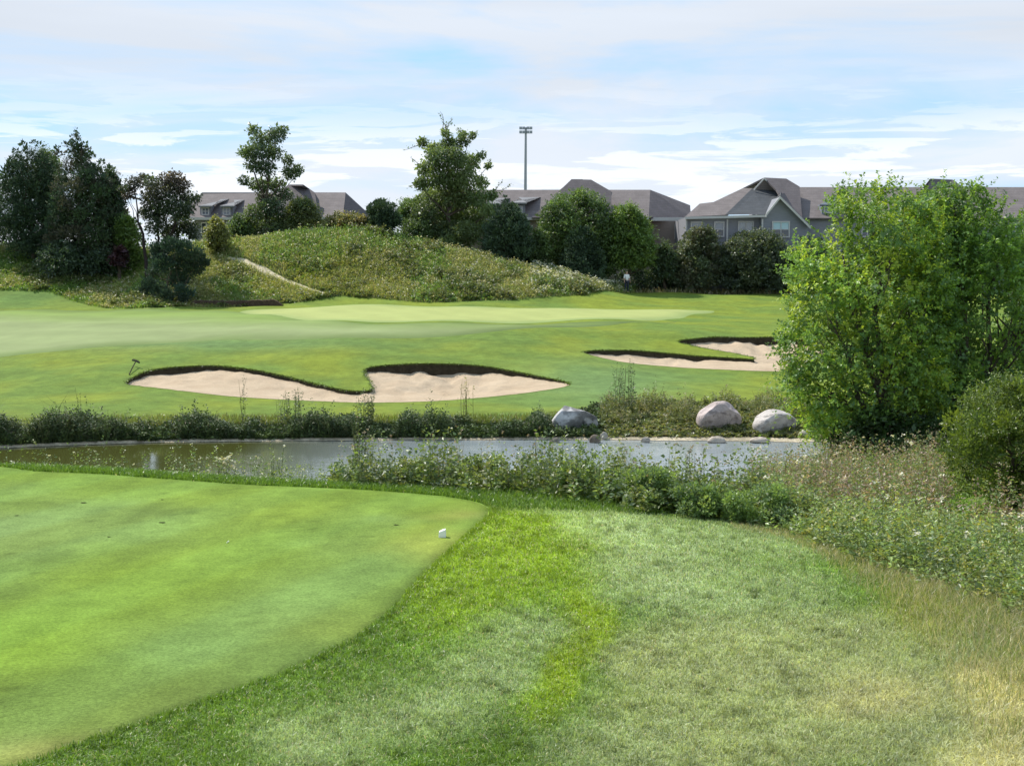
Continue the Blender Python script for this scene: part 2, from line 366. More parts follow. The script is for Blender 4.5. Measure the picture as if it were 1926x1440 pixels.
def lawncol(x, y, z):
    px, py = proj(x, y, z)
    near = np.clip((34-y)/6, 0, 1)
    n = fbm(x*1.3, y*1.3); n2 = fbm(x*.35+9, y*.35)
    base = G_RICH[None]*np.ones((len(x), 1)); w = np.full(len(x), .55)
    acc = base*w[:, None]
    for bx, by, rx, ry, c, k in NEAR_BLOBS:
        g = 1.5*k*np.exp(-(((px-bx+90*(n-.5))/rx)**2+((py-by+50*(n2-.5))/ry)**2)**1.5)
        acc += g[:, None]*c; w += g
    cn = acc/w[:, None]
    cn = cn*np.array((1.25, 1.25, 1.12))*(1+.3*(n-.5)+.4*(fbm(x*9, y*6, 3)-.5))[:, None]
    # far side
    t = np.clip((n2-.35)*2.6, 0, 1)[:, None]
    cf = G_FAR*(1-t)+np.array((.165, .205, .024))*t
    t = np.exp(-((px-1120)/170)**2-((py-720)/45)**2)[:, None]; cf = cf*(1-.8*t)+np.array((.115, .19, .07))*.8*t
    t = np.exp(-((px-60)/260)**2-((py-560)/18)**2)[:, None]; cf = cf*(1-.5*t)+np.array((.09, .17, .05))*.5*t
    t = (np.exp(-((px-300)/420)**2-((py-645)/16)**2)*.6)[:, None]; cf = cf*(1-t)+np.array((.10, .17, .07))*t
    # subtle mowing lines along the bank
    ml = .5+.5*np.sin((y+.12*x)*2*PI/2.3)
    cf = cf*(.95+.1*ml*np.clip((y-46)/4, 0, 1))[:, None]
    cf = cf*(1+.35*(n-.5))[:, None]
    # wild zone behind
    c = cn*near[:, None]+cf*(1-near)[:, None]
    wild = np.clip((y-wild_y(px))/1.0, 0, 1)[:, None]
    c = c*(1-wild)+G_WILD*wild*(1+.6*(n-.5))[:, None]
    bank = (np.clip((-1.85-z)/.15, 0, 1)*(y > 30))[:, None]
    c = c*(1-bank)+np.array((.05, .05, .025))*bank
    dryline = (np.exp(-((y-104.5)/.9)**2)*(px > 1180)*(px < 1600))[:, None]; c = c*(1-.8*dryline)+np.array((.32, .29, .16))*.8*dryline
    return c
WILD_PX = [-900, 0, 100, 200, 280, 340, 420, 560, 640, 800, 950, 1100, 1190, 1230, 1400, 1600, 2000, 2800]
WILD_PY = [548, 548, 552, 580, 582, 577, 578, 570, 558, 570, 566, 556, 551, 547, 547, 547, 547, 547]
_wy = [ground_at(a, b, 70)[1] for a, b in zip(WILD_PX, WILD_PY)]
def wild_y(px): return np.interp(px, WILD_PX, _wy)

# ------------------------------------------------------------------ the lawn sheet
def axis(segs):
    out = []
    for a, b, s in segs: out.append(np.arange(a, b, s))
    return np.concatenate(out)
gy = axis([(-30, 6, 1.5), (6, 8.2, .3), (8.2, 22, .08), (22, 46, .2), (46, 72, .13), (72, 106, .25), (106, 130, 1)])
gy = np.r_[gy, np.geomspace(130, 2200, 30)]
gu = np.r_[np.linspace(-3.2, -.62, 26)[:-1], np.linspace(-.62, -.43, 40)[:-1], np.linspace(-.43, .43, 640), np.linspace(.43, .62, 40)[1:], np.linspace(.62, 3.2, 26)[1:]]
GX = gu[None]*(gy[:, None]+0*gu[None]) ; off = np.where(gy < 12, 1, 0)
spread = np.where(gy > 8, gy, 8+(8-gy)*0.15)
GX = gu[None]*spread[:, None]; GY = gy[:, None]+0*GX
nr, nc = GX.shape
ins = np.zeros(GX.shape, bool)
for P in (bkA, bkB):
    m = (GX > P[:, 0].min()-1) & (GX < P[:, 0].max()+1) & (GY > P[:, 1].min()-1) & (GY < P[:, 1].max()+1)
    xi, yi = GX[m], GY[m]; ins[m] |= inside(xi, yi, P)
cnt = ins[:-1, :-1].astype(int)+ins[1:, :-1]+ins[:-1, 1:]+ins[1:, 1:]
keep = cnt < 4
used = np.zeros(GX.shape, bool)
for di in (0, 1):
    for dj in (0, 1): used[di:nr-1+di, dj:nc-1+dj] |= keep
snap = used & ins
for P in (bkA, bkB):
    m = snap & (GX > P[:, 0].min()-1) & (GX < P[:, 0].max()+1) & (GY > P[:, 1].min()-1) & (GY < P[:, 1].max()+1)
    qx, qy, _ = nearest(GX[m], GY[m], P); GX[m] = qx; GY[m] = qy
GZ = H(GX, GY)
V = np.stack([GX, GY, GZ], -1).reshape(-1, 3)
idx = np.arange(nr*nc).reshape(nr, nc)
F = np.stack([idx[:-1, :-1][keep], idx[:-1, 1:][keep], idx[1:, 1:][keep], idx[1:, :-1][keep]], 1)
g = Geo(); g.add(V, F, lawncol(V[:, 0], V[:, 1], V[:, 2]))
g.build('ground', M['lawn'], smooth=True, kind='structure')

def sheet(P, s, zfun, colf, name, mat, lift=0, soft=.5, **kw):
    x = np.arange(P[:, 0].min()-s, P[:, 0].max()+2*s, s); y = np.arange(P[:, 1].min()-s, P[:, 1].max()+2*s, s)
    X, Y = np.meshgrid(x, y); I = inside(X, Y, P)
    k = I[:-1, :-1] | I[1:, :-1] | I[:-1, 1:] | I[1:, 1:]
    u = np.zeros(X.shape, bool)
    for di in (0, 1):
        for dj in (0, 1): u[di:X.shape[0]-1+di, dj:X.shape[1]-1+dj] |= k
    m = u & ~I; qx, qy, _ = nearest(X[m], Y[m], P); X[m] = qx; Y[m] = qy
    ix = np.cumsum(u.ravel()).reshape(u.shape)-1
    zz = zfun(X[u], Y[u])
    if lift: dd = nearest(X[u], Y[u], P)[2]; zz = zz+lift*np.clip(dd/soft, 0, 1)-.004
    V = np.stack([X[u], Y[u], zz], 1)
    F = np.stack([ix[:-1, :-1][k], ix[:-1, 1:][k], ix[1:, 1:][k], ix[1:, :-1][k]], 1)
    g = Geo(); g.add(V, F, colf(V[:, 0], V[:, 1], V[:, 2]))
    return g.build(name, mat, smooth=True, **kw)

TEE_BLOBS = [(-50,1000,330,50,(.15,.21,.105),1.2),(250,985,130,30,(.14,.21,.09),.8),(560,1130,160,60,(.13,.20,.085),.9),(700,1040,100,60,(.13,.20,.08),.8),(450,1230,230,60,(.12,.185,.075),1.3),(200,1340,250,60,(.15,.20,.08),1.0),
 (550,960,230,25,(.175,.24,.05),.8),(330,1060,220,70,(.155,.235,.035),1.0),(60,1200,160,60,(.145,.235,.035),1.2),(100,1320,150,40,(.12,.20,.03),.6),(830,1035,80,30,(.24,.25,.06),1.0),(630,1180,130,30,(.19,.23,.06),.6),(870,965,60,15,(.25,.26,.09),1.0),(150,1420,200,30,(.26,.25,.12),1.2),(740,980,60,12,(.12,.18,.08),.7),(-50,1100,150,30,(.13,.2,.08),.6)]
def teecol(x, y, z):
    px, py = proj(x, y, z); n = fbm(x*.9, y*.9); n2 = fbm(x*.5+5, y*.5)
    c = np.array((.14, .215, .045)); w = np.full(len(x), .6); acc = w[:, None]*c
    for bx, by, rx, ry, cc, k in TEE_BLOBS:
        gq = k*np.exp(-((px-bx+150*(n-.5))/rx)**2-((py-by+60*(n2-.5))/ry)**2); acc += gq[:, None]*np.array(cc); w += gq
    c = acc/w[:, None]
    d = (x*.91-y*.41)    # mowing swaths
    c = c*(1+.055*np.tanh(3*np.sin(d*2*PI/1.9)))[:, None]*(1+np.array((-.02, 0, .07))*np.tanh(3*np.sin(d*2*PI/1.9+.3))[:, None])
    sp = np.clip((vnoise(x*7, y*4)-.86)*8, 0, 1)*np.clip((fbm(x*.8+3, y*.8)-.45)*6, 0, 1)
    c = c*(1-.35*sp)[:, None]
    _, _, dd = nearest(x, y, tee)
    e = np.exp(-(dd/.12)**2)[:, None]
    f = fbm(x*3.1+7, y*1.3, 5)
    c = c*np.array((1.06, 1.07, .78))
    return c*(1-.3*e)*(1+.5*(n-.5)+.5*(f-.5))[:, None]
sheet(tee, .10, lambda x, y: H(x, y), teecol, 'tee_box', M['tee'], lift=.016, soft=.06, kind='structure')
def grnc(x, y, z):
    e = np.clip(nearest(x, y, grn)[2]/1.6, 0, 1)[:, None]**.7
    return np.array((.31, .345, .12))*e+np.array((.20, .265, .09))*(1-e)
sheet(grn, .45, lambda x, y: H(x, y), lambda x, y, z: grnc(x, y, z)*(1+.08*(fbm(x*.3, y*.3)-.5)+.02*np.sign(np.sin((x+.5*y)*2*PI/3)))[:, None], 'putting_green', M['green'], lift=.06, soft=.7, kind='structure')
def faircol(x, y, z):
    px, py = proj(x, y, z); t = np.clip((py-600-.02*(px-400))/22+.5*(fbm(x*.25, y*.25)-.5)+.3, 0, 1)[:, None]
    c = np.array((.19, .27, .06))*(1-t)+np.array((.235, .285, .115))*t
    e = np.clip((px-700)/300, 0, 1)[:, None]
    d_ = np.clip(nearest(x, y, fair)[2]/1.8+.5*(fbm(x*.7, y*.7)-.5), 0, 1)[:, None]
    c = c*np.array((.9, .9, .95))*d_+np.array((.12, .17, .05))*(1-d_)
    return (c*(1-.18*e))*(1+.2*(fbm(x*.8, y*.8)-.5)+.04*np.tanh(4*np.sin((x*.3+y)*2*PI/4.5)))[:, None]
sheet(fair, .45, lambda x, y: H(x, y), faircol, 'fairway', M['green'], lift=.035, soft=.7, kind='structure')

# ------------------------------------------------------------------ bunkers
def bunker(P, W, lips, label):
    pxs = 963+FPX*P[:, 0]/P[:, 1]
    # front / back distance per column
    cols = np.arange(pxs.min(), pxs.max()+4, 4.0); yf = np.full(len(cols), 1e9); yb = np.full(len(cols), -1e9)
    Q = resample(P, .04); qp = 963+FPX*Q[:, 0]/Q[:, 1]; k = np.clip(((qp-cols[0])/4).round().astype(int), 0, len(cols)-1)
    np.minimum.at(yf, k, Q[:, 1]); np.maximum.at(yb, k, Q[:, 1])
    def wf(x, y):
        p = 963+FPX*x/y
        a = np.interp(p, cols, yf); b = np.interp(p, cols, yb)
        t = np.clip((y-a)/np.maximum(b-a, .3), 0, 1); t = np.clip(t/.55, 0, 1); t = t*t*(3-2*t)
        return .015+np.interp(p, [w[0] for w in W], [w[1] for w in W])*t*(.55+.9*fbm(x*1.4+3, y*.8, 3))
    def zfl(x, y):
        return H(x, y)-wf(x, y)+(.03*(fbm(x*1.2, y*2.2)-.5)+.09*np.clip(fbm(x*2.3+3, y*3.1, 3)-.5, -.2, .2)*(fbm(x*.4, y*.4+5) > .5))*np.clip(wf(x, y)*6, 0, 1)
    o = sheet(P, .14, zfl, lambda x, y, z: np.ones((len(x), 3))*.5, 'bunker', M['sand'], kind='structure')
    # the cut turf face below the rim
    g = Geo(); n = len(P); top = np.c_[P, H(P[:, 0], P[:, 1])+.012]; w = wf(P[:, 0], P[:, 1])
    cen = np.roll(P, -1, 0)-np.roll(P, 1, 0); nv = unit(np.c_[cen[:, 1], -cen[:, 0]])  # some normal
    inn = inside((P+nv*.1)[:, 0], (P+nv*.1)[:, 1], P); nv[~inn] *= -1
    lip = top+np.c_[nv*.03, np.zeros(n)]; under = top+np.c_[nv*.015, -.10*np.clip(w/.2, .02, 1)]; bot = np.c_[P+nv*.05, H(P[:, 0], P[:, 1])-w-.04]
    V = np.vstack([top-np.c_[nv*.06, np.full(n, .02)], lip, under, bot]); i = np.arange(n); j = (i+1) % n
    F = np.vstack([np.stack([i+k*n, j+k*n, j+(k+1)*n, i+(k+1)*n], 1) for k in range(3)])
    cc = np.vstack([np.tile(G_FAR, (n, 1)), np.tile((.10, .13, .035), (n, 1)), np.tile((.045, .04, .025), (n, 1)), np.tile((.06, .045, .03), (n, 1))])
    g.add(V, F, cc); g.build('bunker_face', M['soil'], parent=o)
    # overhanging grass at the rim
    m = rng.integers(0, n, n*14); m = m[w[m] > .06]
    B = np.c_[P[m], H(P[m, 0], P[m, 1])]+np.c_[nv[m]*rng.uniform(-.06, .03, len(m))[:, None]+rng.normal(0, .06, (len(m), 2)), np.zeros(len(m))]
    g = Geo(); d = np.c_[nv[m]+rng.normal(0, .5, (len(m), 2)), rng.uniform(-.8, .9, len(m))]
    leaves(g, B, d, rdir(len(m)), rng.uniform(.06, .15, len(m)), rng.uniform(.008, .018, len(m)), G_FAR*rng.uniform(.6, 1.3, (len(m), 1)))
    g.build('rim_grass', M['blade'], parent=o, kind='stuff')
    return o
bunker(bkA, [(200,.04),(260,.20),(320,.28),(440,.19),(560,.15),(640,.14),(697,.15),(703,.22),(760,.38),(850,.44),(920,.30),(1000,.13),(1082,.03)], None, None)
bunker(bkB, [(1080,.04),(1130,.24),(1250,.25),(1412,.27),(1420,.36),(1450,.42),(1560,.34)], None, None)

# ------------------------------------------------------------------ pond
xs = np.linspace(-30, 22, 80); ys = np.linspace(24, 46, 50); X, Y = np.meshgrid(xs, ys)
ix = np.arange(X.size).reshape(X.shape); g = Geo()
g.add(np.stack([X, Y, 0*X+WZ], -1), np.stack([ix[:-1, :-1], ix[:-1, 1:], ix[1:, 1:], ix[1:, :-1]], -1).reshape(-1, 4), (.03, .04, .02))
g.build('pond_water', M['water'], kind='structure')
# pale mud line at the far shore
def shore_y(px, lo=38, hi=45.5):
    Ys = np.arange(lo, hi, .03); x = (px-963)/FPX*Ys; h = H(x, Ys); k = np.nonzero(h > WZ+.015)[0]
    return Ys[k[0]] if len(k) else hi
g = Geo(); pp = np.arange(-500, 1640, 8.0)
sy = np.array([shore_y(p) for p in pp])
wd = .04+.09*vnoise(pp*.02, pp*0)+np.interp(pp, [900, 1100, 1500, 1560], [0, .05, .45, .7])*vnoise(pp*.03+4, pp*0)
a = np.stack([(pp-963)/FPX*(sy-wd), sy-wd, np.full(len(pp), WZ+.012)], 1); b = np.stack([(pp-963)/FPX*(sy+.12), sy+.12, np.zeros(len(pp))], 1); b[:, 2] = H(b[:, 0], b[:, 1])+.03
i = np.arange(len(pp)-1)
n = len(pp); g.add(np.vstack([a, b]), np.stack([i, i+1, i+1+n, i+n], 1), np.array((.42, .36, .26))*(.75+.5*vnoise(np.tile(pp, 2)*.07, np.tile(pp, 2)*0+3))[:, None])
g.build('shore', M['soil'], smooth=True, kind='structure')
# sandy trail up the mound
tr = [(428,486),(450,491),(480,503),(510,517),(545,533),(580,545),(610,553)]
P = np.array([ground_at(a, b, 86) for a, b in tr]); t = np.linspace(0, len(tr)-1, 60)
ctr = np.stack([np.interp(t, np.arange(len(tr)), P[:, k]) for k in range(2)], 1)
tan = unit(np.gradient(ctr, axis=0)); nv = np.c_[-tan[:, 1], tan[:, 0]]; wdt = (.17+.2*vnoise(t*3, t*0))*np.interp(t, [0, 1, 5, 6], [.5, 1, .8, .4])
wdt = wdt[:, None]; A = ctr-nv*wdt; B = ctr+nv*wdt
V = np.vstack([np.c_[A, H(A[:, 0], A[:, 1])+.06], np.c_[B, H(B[:, 0], B[:, 1])+.06]]); n = len(ctr); i = np.arange(n-1)
g = Geo(); g.add(V, np.stack([i, i+1, i+1+n, i+n], 1), (.55, .48, .34)); g.build('trail', M['soil'], smooth=True, kind='structure')
TRAIL = ctr

# ------------------------------------------------------------------ near grass (stuff)
def rough_grass():
    n = 620000
    # density falls with distance
    y = 8.0+14.5*rng.random(n)**1.25; u = rng.uniform(-.47, .47, n); x = u*y
    pr = np.clip(1.15-(y-8)/22, .3, 1)
    k = ~inside(x, y, tee) & (rng.random(n) < pr)
    x, y = x[k], y[k]; px, py = proj(x, y, 0)
    z = H(x, y); c = lawncol(x, y, z)*rng.uniform(.85, 1.6, (len(x), 1))
    bl = np.clip((c[:, 2]/np.maximum(c[:, 1], .01)-.3)*3, 0, 1); wh_ = rng.random(len(x)) < .05+.25*bl; c[wh_] = c[wh_]*.5+np.array((.34, .37, .28)); dk_ = rng.random(len(x)) < .2; c[dk_] *= .55  # whitish blades paint sun glints into the grass colour
    dry = rng.random(len(x)) < .05; c[dry] = G_STRAW*rng.uniform(.7, 1.1, (dry.sum(), 1))
    long = np.clip((px-1500)/300, 0, 1)*np.clip((py-1050)/100, 0, 1)
    h = rng.uniform(.025, .055, len(x))*(1+.9*long)*(1+.5*(fbm(x*2, y*2)-.5))
    g = Geo(); blades(g, np.c_[x, y, z-.004], h, rng.uniform(.0025, .0045, len(x))*(1+(y-8)/14), rng.uniform(.4, 1.3, len(x)), c)
    nt_ = 2600; ty = 8.2+12*rng.random(nt_); tx = rng.uniform(-.45, .47, nt_)*ty; kk = ~inside(tx, ty, tee); tx, ty = tx[kk], ty[kk]
    ti = np.repeat(np.arange(len(tx)), 22); bx = tx[ti]+rng.normal(0, .035, len(ti)); by = ty[ti]+rng.normal(0, .035, len(ti)); bz = H(bx, by)
    tc = lawncol(bx, by, bz)*np.repeat(rng.uniform(.7, 1.3, (len(tx), 1)), 22, 0)*rng.uniform(.8, 1.2, (len(ti), 1))
    blades(g, np.c_[bx, by, bz], rng.uniform(.04, .085, len(ti)), rng.uniform(.003, .006, len(ti)), rng.uniform(.3, 1.1, len(ti)), tc)
    g.build('rough_grass', M['blade'], kind='stuff', label='mown rough grass covering the slope beside the tee', cat='grass')
rough_grass()
def edge_grass():     # taller collar hugging the tee edge
    R = resample(tee, .02); R = R[(R[:, 1] > 8) & (R[:, 0] > -12) & (np.abs(R[:, 0]/R[:, 1]) < .5)]
    R = np.repeat(R, 9, 0); off = rng.normal(0, .05, R.shape); P = R+off; k = ~inside(P[:, 0], P[:, 1], tee); P = P[k]
    far = P[:, 1] > 17; z = H(P[:, 0], P[:, 1]); c = lawncol(P[:, 0], P[:, 1], z)*rng.uniform(.7, 1.2, (len(P), 1))
    g = Geo(); blades(g, np.c_[P, z], rng.uniform(.04, .075, len(P)), rng.uniform(.003, .006, len(P)), rng.uniform(.1, .8, len(P)), c)
    # fringe strip beyond the back edge
    n = 60000; y = rng.uniform(18, 25, n); x = rng.uniform(-.46, .12, n)*y; k = ~inside(x, y, tee); x, y = x[k], y[k]; z = H(x, y)
    blades(g, np.c_[x, y, z], rng.uniform(.06, .13, len(x)), rng.uniform(.005, .01, len(x)), rng.uniform(.2, .9, len(x)), np.array((.12, .21, .03))*rng.uniform(.7, 1.3, (len(x), 1)))
    g.build('collar_grass', M['blade'], kind='stuff', label='taller collar grass along the tee edge', cat='grass')
edge_grass()

# ------------------------------------------------------------------ plants
def weeds(g, P, h, cols, leaf=(.05, .11), nl=14, stemc=(.10, .12, .04), head=None, lean=.15, wr=.28, spread=1.0, stemw=.004, up=.3):
    n = len(P)
    if n == 0: return
    a = rng.random(n)*2*PI; top = P+np.stack([np.cos(a)*lean*h*rng.random(n), np.sin(a)*lean*h*rng.random(n), h], 1)
    blades(g, P, h, np.full(n, stemw), np.full(n, lean*.5), np.tile(stemc, (n, 1)))
    cols = np.asarray(cols, float); pc = cols[rng.integers(0, len(cols), n)]*rng.uniform(.75, 1.25, (n, 1))
    r = np.repeat(np.arange(n), nl); t = rng.random(len(r))**.8*.95+.05
    b = P[r]*(1-t)[:, None]+top[r]*t[:, None]; a = rng.random(len(r))*2*PI
    sz = rng.uniform(leaf[0], leaf[1], len(r))*(1.15-.6*t)
    d = np.stack([np.cos(a)*spread, np.sin(a)*spread, rng.uniform(-.3, .8, len(r))+up*0+.1], 1)
    b = b+unit(d)*rng.uniform(0, 1, (len(r), 1))*sz[:, None]*.7
    leaves(g, b, d, unit(rdir(len(r))+np.array((0, 0, 1.0))), sz, sz*wr*rng.uniform(.7, 1.2, len(r)), pc[r]*rng.uniform(.8, 1.25, (len(r), 1)))
    if head:
        hc, hs, k, prob = head; sel = np.nonzero(rng.random(n) < prob)[0]; r = np.repeat(sel, k)
        b = top[r]+rng.normal(0, hs*.35, (len(r), 3)); hc = np.asarray(hc, float); hc = hc[rng.integers(0, len(hc), len(sel))]
        leaves(g, b, rdir(len(r))*np.array((1, 1, .4)), np.tile((0, 0, 1.0), (len(r), 1))+rng.normal(0, .4, (len(r), 3)), np.full(len(r), hs)*rng.uniform(.6, 1.2, len(r)), np.full(len(r), hs*.4), np.repeat(hc, k, 0)*rng.uniform(.8, 1.15, (len(r), 1)))

OLIVE = [(.14, .19, .06), (.18, .23, .075), (.12, .17, .07), (.22, .25, .09), (.15, .19, .10)]
GREENS = [(.14, .21, .07), (.19, .27, .085), (.13, .19, .085), (.23, .30, .10)]
BROWN = [(.24, .18, .13), (.33, .24, .19), (.2, .15, .10), (.36, .29, .21)]
PALE = [(.62, .60, .50), (.7, .68, .6), (.5, .46, .36)]

def scatter_px(poly, n, Yr=None):
    """random ground points whose image lies in a pixel polygon on the near slope"""
    P = np.array(poly, float); out = []
    x0, y0 = P.min(0); x1, y1 = P.max(0)
    while len(out) < n:
        m = n*2; px = rng.uniform(x0, x1, m); py = rng.uniform(y0, y1, m); I = inside(px, py, P)
        for a, b in zip(px[I], py[I]): out.append((a, b))
    return np.array(out[:n])
def scatter_xy(pxr, yr, n, cond=None):
    px = rng.uniform(*pxr, n*3); y = rng.uniform(*yr, n*3)
    if cond is not None: k = cond(px, y); px, y = px[k], y[k]
    px, y = px[:n], y[:n]; x = (px-963)/FPX*y; return px, np.c_[x, y, H(x, y)]

# near bank of the pond: weeds between the tee and the water
def near_front(px):   # distance where the mown rough ends
    return np.interp(px, [-300, 0, 600, 700, 900, 1050, 1200, 1330, 1480, 1600, 1700, 1800, 1926, 2300],
                     [23.2, 22.7, 21.2, 20.3, 19.6, 18.9, 18.2, 17.3, 16.9, 15.0, 13.9, 13.1, 12.0, 11.2])
def clear_water(P): return H(P[:, 0], P[:, 1]) > WZ-.25
g = Geo()
px, P = scatter_xy((620, 1560), (18, 31), 4600, lambda p, y: (y > near_front(p)+.2+rng.normal(0, .3, len(y))) & (y < np.interp(p, [600, 1000, 1560], [26, 27, 33])))
hh = rng.uniform(.35, .95, len(P))*np.interp(px, [620, 700, 900, 1100, 1200, 1560], [.7, .85, .95, .9, .85, .9])*(.05+1.7*fbm(P[:, 0]*1.7, P[:, 1]*1.1, 3))*np.interp(P[:, 1]-near_front(px), [0, 2, 4, 9], [1, 1, .75, .6]); hh *= np.where(rng.random(len(P)) < .05, 1.8, 1); gq = fbm(P[:, 0]*.9+4, P[:, 1]*.5, 3) + .25*(P[:, 1]-near_front(px) < 2) > np.where((P[:, 1]-near_front(px)) > 1.6, .57, .47); P, hh, px = P[gq], hh[gq], px[gq]
weeds(g, P, hh, OLIVE+GREENS, (.055, .13), 24, head=(PALE[2:]+BROWN[:2], .03, 5, .15), wr=.32)
q = rng.random(len(P)) < .07
weeds(g, P[q], rng.uniform(.6, 1.0, q.sum()), OLIVE[:2]+BROWN[:2], (.03, .07), 16, stemc=(.16, .13, .08), head=(BROWN+PALE[2:], .035, 6, .8), wr=.22)
g.build('bank_weeds', M['leaf'], kind='stuff', label='mixed weeds and wildflowers on the near pond bank', cat='weeds')
g = Geo()
px, P = scatter_xy((-60, 680), (24.5, 33), 900, lambda p, y: rng.random(len(p)) < np.interp(p, [0, 300, 450, 680], [.12, .3, .7, 1]))
P = P[clear_water(P)]
weeds(g, P, rng.uniform(.35, .95, len(P)), OLIVE+GREENS, (.05, .10), 22, head=(PALE, .035, 5, .25))
g.build('reed_weeds', M['leaf'], kind='stuff', label='thin weeds with pale flowers at the water behind the tee', cat='weeds')
# big thistle and goldenrod patch on the right
g = Geo()
px, P = scatter_xy((1420, 2250), (11.5, 29), 9000, lambda p, y: (y > near_front(p)+.15+np.abs(rng.normal(0, .4, len(y)))) & (rng.random(len(y)) < np.interp(y, [11, 20, 29], [1, .8, .5])))
kq = ~((px > 1790) & (P[:, 1] > 17.6) & (P[:, 1] < 21.8)); px, P = px[kq], P[kq]
back = P[:, 1] > np.interp(px, [1400, 1600, 1926], [20.5, 18.5, 16.5])
hb = rng.uniform(.15, .6, len(P))*(.5+1.0*fbm(P[:, 0]*1.5, P[:, 1]*1.1, 3))*np.clip((P[:, 1]-near_front(px))/1.6+.35, .35, 1)
weeds(g, P[~back], hb[~back], [tuple(1.4*q for q in t) for t in OLIVE+GREENS]+[(.36, .36, .08)], (.045, .11), 20, head=(PALE[2:]+BROWN+[(.4, .4, .1)], .018, 5, .25), wr=.24, stemw=.003)
weeds(g, P[back], hb[back]*1.55, [tuple(1.25*q for q in t) for t in OLIVE[:3]+BROWN[:2]], (.04, .10), 18, stemc=(.14, .11, .07), head=(BROWN+PALE[2:], .022, 7, .45), wr=.24, stemw=.0035)
k = rng.random(len(P)) < .014
weeds(g, P[k], hb[k]*1.5+.1, OLIVE, (.03, .06), 6, head=([(.75, .72, .62), (.7, .64, .5)], .04, 9, 1), wr=.22)
g.build('wildflower_patch', M['leaf'], kind='stuff', label='brown seeded thistles and weeds below the bright green trees', cat='weeds')
# dry long grass at the frame's right edge and transition
g = Geo()
px, P = scatter_xy((1380, 2200), (8.5, 20), 46000, lambda p, y: (y > near_front(p)-np.interp(p, [1380, 1550, 1700, 1926], [.15, .5, 2.2, 5.0])*rng.random(len(y))**1.5) & (y < near_front(p)+1.2))
c0 = np.array([(.26, .28, .10), (.40, .37, .2), (.2, .27, .07), (.52, .46, .30)])[rng.integers(0, 4, len(P))]*rng.uniform(.8, 1.2, (len(P), 1))
blades(g, P, rng.uniform(.04, .15, len(P))*np.interp(px, [1380, 1600, 1900], [.5, 1, 1.5]), rng.uniform(.002, .004, len(P)), rng.uniform(.2, .9, len(P)), c0)
g.build('dry_grass', M['blade'], kind='stuff', label='long dry grass at the foot of the weeds', cat='grass')

# far bank: dark overhanging sedge and scrub
g = Geo()
_sp = np.arange(-500, 1660, 20); _ss = np.array([shore_y(p) for p in _sp])
pp = rng.uniform(-450, 1640, 24000); sy = np.interp(pp, _sp, _ss)
y = sy+.1+rng.random(len(pp))**1.2*np.interp(pp, [0, 1000, 1120, 1560], [1.5, 1.7, 5.0, 6.0]); x = (pp-963)/FPX*y
P = np.c_[x, y, H(x, y)]; lump = fbm(x*1.1, y*.5, 3); cl = np.clip((lump-.30)*3.4, .18, 1.6)
left = pp < 1130; d = y-sy
hh = rng.uniform(.25, .85, len(P))**1.1*cl*np.where(left, np.clip(1.15-d*.4, .3, 1), .8)
DK = np.array([(.07, .105, .04), (.10, .14, .045), (.055, .08, .038), (.12, .13, .06)])
hh *= np.where(rng.random(len(P)) < .06, 1.6, 1)*np.interp(pp, [0, 450, 620, 1130, 1200], [.95, .9, .75, .72, .85])*np.where((pp > 1130) & (d < 1.3), .5, 1)
hh *= np.where((((pp > 1030) & (pp < 1140)) | ((pp > 1305) & (pp < 1405)) | ((pp > 1412) & (pp < 1510))) & (y < 44.9), .38, 1)
blades(g, P[left], (hh*1.1)[left], rng.uniform(.006, .014, left.sum()), rng.uniform(.4, 1.3, left.sum()), DK[rng.integers(0, 4, left.sum())]*rng.uniform(.7, 1.3, (left.sum(), 1)))
s_ = left & (rng.random(len(P)) < .34)
weeds(g, P[s_], hh[s_]*1.05, DK[:3]*1.15, (.07, .15), 26, head=(BROWN, .05, 4, .06), wr=.35)
g.build('bank_sedge', M['sedge'], kind='stuff', label='dark sedge and scrub overhanging the far pond edge below the left bunker', cat='weeds')
g = Geo(); r_ = ~left; SC = np.array([(.17, .20, .07), (.22, .24, .09), (.14, .17, .07), (.26, .25, .13), (.10, .13, .05)])
blades(g, P[r_], (hh*1.1)[r_], rng.uniform(.006, .014, r_.sum()), rng.uniform(.4, 1.3, r_.sum()), SC[rng.integers(0, 5, r_.sum())]*rng.uniform(.7, 1.3, (r_.sum(), 1)))
s_ = ~left & (rng.random(len(P)) < .42)
weeds(g, P[s_], hh[s_]*1.1, SC, (.06, .14), 24, head=(BROWN+PALE[2:], .05, 4, .2), wr=.28)
g.build('bank_scrub', M['leaf'], kind='stuff', label='olive grass and scrub around the boulders on the far bank', cat='weeds')
# lighter grass at the lawn margin above the bank
g = Geo()
pp = rng.uniform(-450, 1650, 26000); sy2 = np.interp(pp, np.arange(-500, 1660, 20), [shore_y(p) for p in np.arange(-500, 1660, 20)])
y = sy2+np.interp(pp, [0, 1000, 1130, 1560], [1.1, 1.4, 3.5, 5.0])+rng.random(len(pp))**2*2.2; x = (pp-963)/FPX*y; P = np.c_[x, y, H(x, y)]
blades(g, P, rng.uniform(.1, .34, len(P))*np.clip(1.6-(y-sy2)*.3, .3, 1), rng.uniform(.006, .014, len(P)), rng.uniform(.2, 1, len(P)), np.array([(.16, .2, .04), (.12, .18, .03), (.22, .22, .07)])[rng.integers(0, 3, len(P))]*rng.uniform(.7, 1.2, (len(P), 1)))
g.build('margin_grass', M['blade'], kind='stuff', label='unmown grass margin where the lawn meets the far bank', cat='grass')

